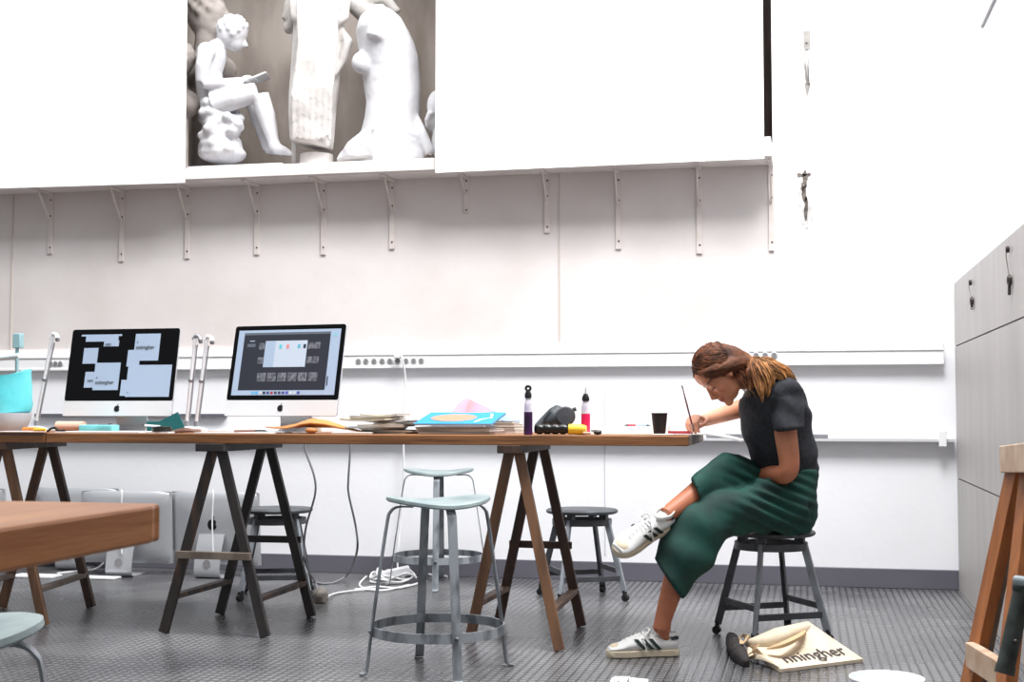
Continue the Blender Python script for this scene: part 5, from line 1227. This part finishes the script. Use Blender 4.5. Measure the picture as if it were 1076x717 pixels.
# cup
c = TT_(693, 5.42, .0065); t = thing('paper_cup', 'dark brown paper cup near the right end of the table', 'cup', c)
m_cup = mat('dark_brown_card', rgb(52, 36, 32), .55, c2=rgb(40, 27, 24), vscale=6)
MB().lathe([(0, .002), (.0225, .002), (.0225, 0), (.0245, 0), (.0325, .082), (.0305, .082), (.023, .006), (0, .006)], c, 28).build('cup_body', m_cup, t)
q = MB(); q.tube([c+V((.0322*math.cos(a), .0322*math.sin(a), .083)) for a in [2*math.pi*k/28 for k in range(28)]], .0018, 8, closed=True); q.build('rim', m_cup, t)

# ------------------------------------------------------------------ floor things
m_gcab = mat('grey_cable', rgb(128, 128, 134), .5)
YB = 6.25
def hang(pts, r_, m, label, parts=None):
    t = thing('power_cable', label, 'cable', pts[0], 0, 'cables hanging below the long table')
    MB().tube(smoothline(pts, 8), r_, 8).build('cord', m, t); return t
hang([PY(321, 474, YB)+V((0, 0, .05)), PY(321, 474, YB), PY(330, 500, YB), PY(331, 520, YB), PY(322, 552, YB), PY(319.5, 575, YB), PY(322, 595, YB), G(331, 612, .012), G(334, 622, .03)], .0055, m_gcab, 'grey cable hanging in an S-curve to the floor adapter, left of the pair')
hang([PY(368, 474, YB)+V((0, 0, .05)), PY(368, 474, YB), PY(366, 505, YB), PY(366.5, 520, YB), PY(374, 555, YB), PY(375, 580, YB), G(366, 603, .05), G(352, 612, .008), G(338, 613.5, .006), G(327, 610, .01), G(320, 602, .06), PY(319, 585, YB+.1)], .0055, m_gcab, 'grey cable looping down to the floor and back up, right of the pair')
c = G(337, 634, .0); t = thing('power_adapter', 'grey round-edged power adapter on the floor right of the black trestle', 'adapter', c)
q = MB(); q.ell(c+V((0, 0, .041)), (.035, .05, .038)); q.box(c+V((0, .0, .03)), (.06, .07, .056)); remeshed('body', q, mat('grey_beige_plastic', rgb(134, 128, 120), .5, var=.2), t, .005, 4, post=lambda co, n: V((co.x, co.y, max(co.z, .001))))
MB().tube(smoothline([c+V((.03, 0, .03)), G(352, 624, .008), G(372, 621, .008), G(398, 619, .008)], 6), .005, 8).build('cord', m_wcab, t)
c = G(412, 612, 0); t = thing('cable_heap', 'heap of coiled white cable and a multi-plug on the floor behind the tall stools', 'cable', c)
rc_ = random.Random(9)
for k in range(7):
    pts = []; r1 = rc_.uniform(.05, .12); ox = rc_.uniform(-.06, .06); oy = rc_.uniform(-.05, .05); ph = rc_.uniform(0, 6)
    for j in range(14): a = 2*math.pi*j/14; pts.append(c+V((ox+r1*1.2*math.cos(a+ph), oy+r1*math.sin(a+ph)*.9, .008+.012*k*(.6+.3*math.sin(3*a+k)))))
    MB().tube(smoothline(pts, 3, True), .006, 7, closed=True).build('coil', m_wcab, t)
MB().box(c+V((.02, -.01, .055)), (.17, .06, .045), M.Rotation(R(20), 3, 'Z') @ M.Rotation(R(-12), 3, 'Y')).build('multi_plug', m_lampw, t, bevel=.008)
for i, pts in enumerate(([G(372, 620, .007), G(395, 617, .007), G(420, 618, .007), G(448, 611, .007)], [G(385, 606, .007), G(378, 616, .007), G(400, 621, .007), G(430, 615, .007)], [G(420, 606, .02), G(436, 598, .03), G(452, 604, .007), G(470, 606, .007)])):
    MB().tube(smoothline(pts, 6), .006, 7).build('loose_end', m_wcab, t)
b = MB()
t = thing('dark_cable', 'tangle of dark cable behind the tall stools on the floor', 'cable', G(450, 598, 0))
MB().tube(smoothline([G(412, 592, .03), G(425, 597, .02), G(445, 596, .02), G(470, 595, .02), G(500, 593, .02)], 6), .009, 8).build('cord', m_gry, t)
# cables under the left, beside the floor computers
tag(MB().tube(smoothline([G(60, 603, .006), G(85, 600, .006), G(100, 598, .03), G(110, 590, .06), PY(118, 575, 7.3)], 6), .006, 7).build('white_cable', m_wcab), 'white cable running on the floor to the computer near the table corner', 'cable')
t_ = G(165, 598, 0)
tag(MB().mm((G(128, 599).x, 7.03, .001), (G(164, 599).x, 7.12, .012)).build('white_keyboard', m_lampw, bevel=.003), 'thin white keyboard on the floor beside the spare computers', 'keyboard')
tag(MB().mm((G(36, 602).x, 7.0, .001), (G(84, 602).x, 7.12, .014)).build('white_keyboard', m_lampw, bevel=.003), 'thin white keyboard on the floor behind the left trestle', 'keyboard')
for i, (px, Y) in enumerate(((128, 7.165), (224, 7.165))):
    top = PY(px, 522, Y)
    tag(MB().tube(smoothline([PY(px, 515, Y+.02), top, PY(px-1, 550, Y), PY(px, 582, Y-.01)], 5), .0045, 7).build('white_cable', m_wcab), ['thin white cable down the back of the computer near the table corner', 'thin white cable down the back of the logo-showing computer'][i], 'cable')

# --- canvas tote bag
m_canv = mat('canvas', rgb(226, 212, 190), .85, c2=rgb(212, 196, 172), vscale=10, bump=.0015, bscale=180); m_canvi = mat('canvas_inner', rgb(200, 172, 134), .9)
A, B_, C_, E_ = G(784, 695), G(819.5, 707.5), G(907, 696.5), G(849, 656, .115)
Dk = G(786, 676, .045)
t = thing('tote_bag', 'cream canvas tote bag with dark lettering lying on the floor by the occupied stool', 'bag', ((B_+E_)/2).xy.to_3d())
def bagp(u_, v, lift=0):
    # u from opening (left) to base (right); v from near to far
    lo_ = B_*(1-u_)+C_*u_; hi_ = Dk*(1-u_)+E_*u_
    if u_ < .0: pass
    p = lo_*(1-v)+hi_*v
    edge = min(u_, 1-u_, v, 1-v)
    h_ = .014+.03*max(0, v-.5)*(.5+.5*noise.noise(V((u_*3, v*3, .3))))*min(1, edge*5)*2+.05*max(0, v-.55)*max(0, 1-abs(u_-.45)*1.6)
    return V((p.x, p.y, max(0, p.z)+h_*(1-.3*v)+lift))
b = MB(); b.grid(bagp, 36, 24, 0); n0 = len(b.v); vs = [V((v.x, v.y, max(.0015, v.z-.03))) for v in b.v]
W1 = 37
fs = [tuple(reversed(f)) for f in b.f]; rim = [i for i in range(37)]+[j*W1+36 for j in range(1, 25)]+[24*W1+i for i in range(35, -1, -1)]+[j*W1 for j in range(23, 0, -1)]
b.v += vs; b.f += [tuple(i+n0 for i in f) for f in fs]; b.f += [(rim[k], rim[(k+1) % len(rim)], rim[(k+1) % len(rim)]+n0, rim[k]+n0) for k in range(len(rim))]
b.m = [0]*len(b.f); b.build('bag_body', m_canv, t)
# gathered opening on the left: triangular flap A-B-D
b = MB()
def flap(u_, v): p = (A*(1-u_)+(B_*(1-v)+Dk*v)*u_) if True else None; return V((p.x, p.y, .012+.028*math.sin(u_*2.6)*(.6+.5*math.sin(v*9))))
b.grid(flap, 12, 12, .004); b.build('opening_fold', m_canv, t)
# rolled far edge showing the inside
b = MB(); pts = smoothline([Dk, G(800, 676, .06), G(818, 671, .08), G(835, 664, .10), E_+V((0, -.02, -.01))], 6)
b.tube(pts, [.016+.010*math.sin(math.pi*k/(len(pts)-1)) for k in range(len(pts))], 14); b.build('rolled_edge', m_canv, t)
b = MB(); pts = smoothline([G(806, 682, .058), G(822, 678, .078), G(838, 670, .092), G(846, 663, .10)], 6)
b.tube(pts, [.005+.020*math.sin(math.pi*k/(len(pts)-1)) for k in range(len(pts))], 12, flat=.5); b.build('inner_side', m_canvi, t)
b = MB(); b.strip(smoothline([Dk+V((0, 0, .03)), G(781, 676, .07), G(776, 671, .06), G(782, 668, .05), G(790, 674, .03)], 6), .03, .004, (.3, .9, .2)); b.strip(smoothline([G(790, 684, .03), G(797, 678, .07), G(792, 684, .05), G(786, 688, .03)], 6), .028, .004, (.3, .9, .2)); b.build('handle', m_canvi, t)
m_dkc = mat('dark_cloth', rgb(44, 38, 38), .85, bump=.004, bscale=25)
b = MB()
b.tube(smoothline([G(767, 669, .02), G(771, 677, .026), G(775, 685, .026), G(780, 692, .02), G(785, 698, .014)], 4), [.012, .018, .024, .028, .03, .032, .032, .033, .033, .032, .031, .028, .026, .023, .02, .016, .01], 14, flat=1.3)
tag(remeshed('dark_pouch', b, m_dkc, None, .006, 3, post=lambda co, n: V((co.x, co.y, max(co.z, .001)))+n*.003*noise.noise(co*40)), 'crumpled dark cloth pouch at the opening of the tote bag', 'pouch')
# lettering following the canvas
def bagtext(co):
    u_ = .13+co.x; v = .13+co.y*1.5
    p = bagp(min(1, max(0, u_)), min(1, max(0, v)), .0042+co.z*.2); return p
L0 = (C_-B_).length
textmesh('nningher', .225, mat('dark_print', rgb(62, 58, 62), .8), t, None, 'bag_lettering', .0005, bagtext)

# scraps at the bottom edge
tag(MB().grid(lambda u_, v: G(640+u_*18+v*4, 718-v*7, .004+.012*math.sin(u_*5+v*4)**2), 8, 5, .001).build('paper_scrap', m_paper), 'crumpled white paper scrap at the bottom edge before the sneaker, left one', 'paper')
tag(MB().grid(lambda u_, v: G(661+u_*20, 720-v*8+u_*2, .004+.02*math.sin(u_*3)**2*(1-v*.3)), 8, 5, .001).build('paper_scrap', m_paper), 'crumpled white paper scrap at the bottom edge before the sneaker, right one', 'paper')
c = G(932, 722, 0); t = thing('plastic_dish', 'pale blue-white plastic dish on the floor at the bottom edge right of the tote bag', 'dish', c)
MB().lathe([(.0, .004), (.10, .004), (.125, .018), (.13, .03), (.122, .03), (.115, .02), (.0, .010)], c, 36).build('dish', mat('pale_blue_plastic', rgb(214, 224, 240), .3), t)
MB().tube([c+V((.127*math.cos(a), .127*math.sin(a), .0305)) for a in [2*math.pi*k/36 for k in range(36)]], .004, 8, closed=True).build('rim', m_lampw, t)
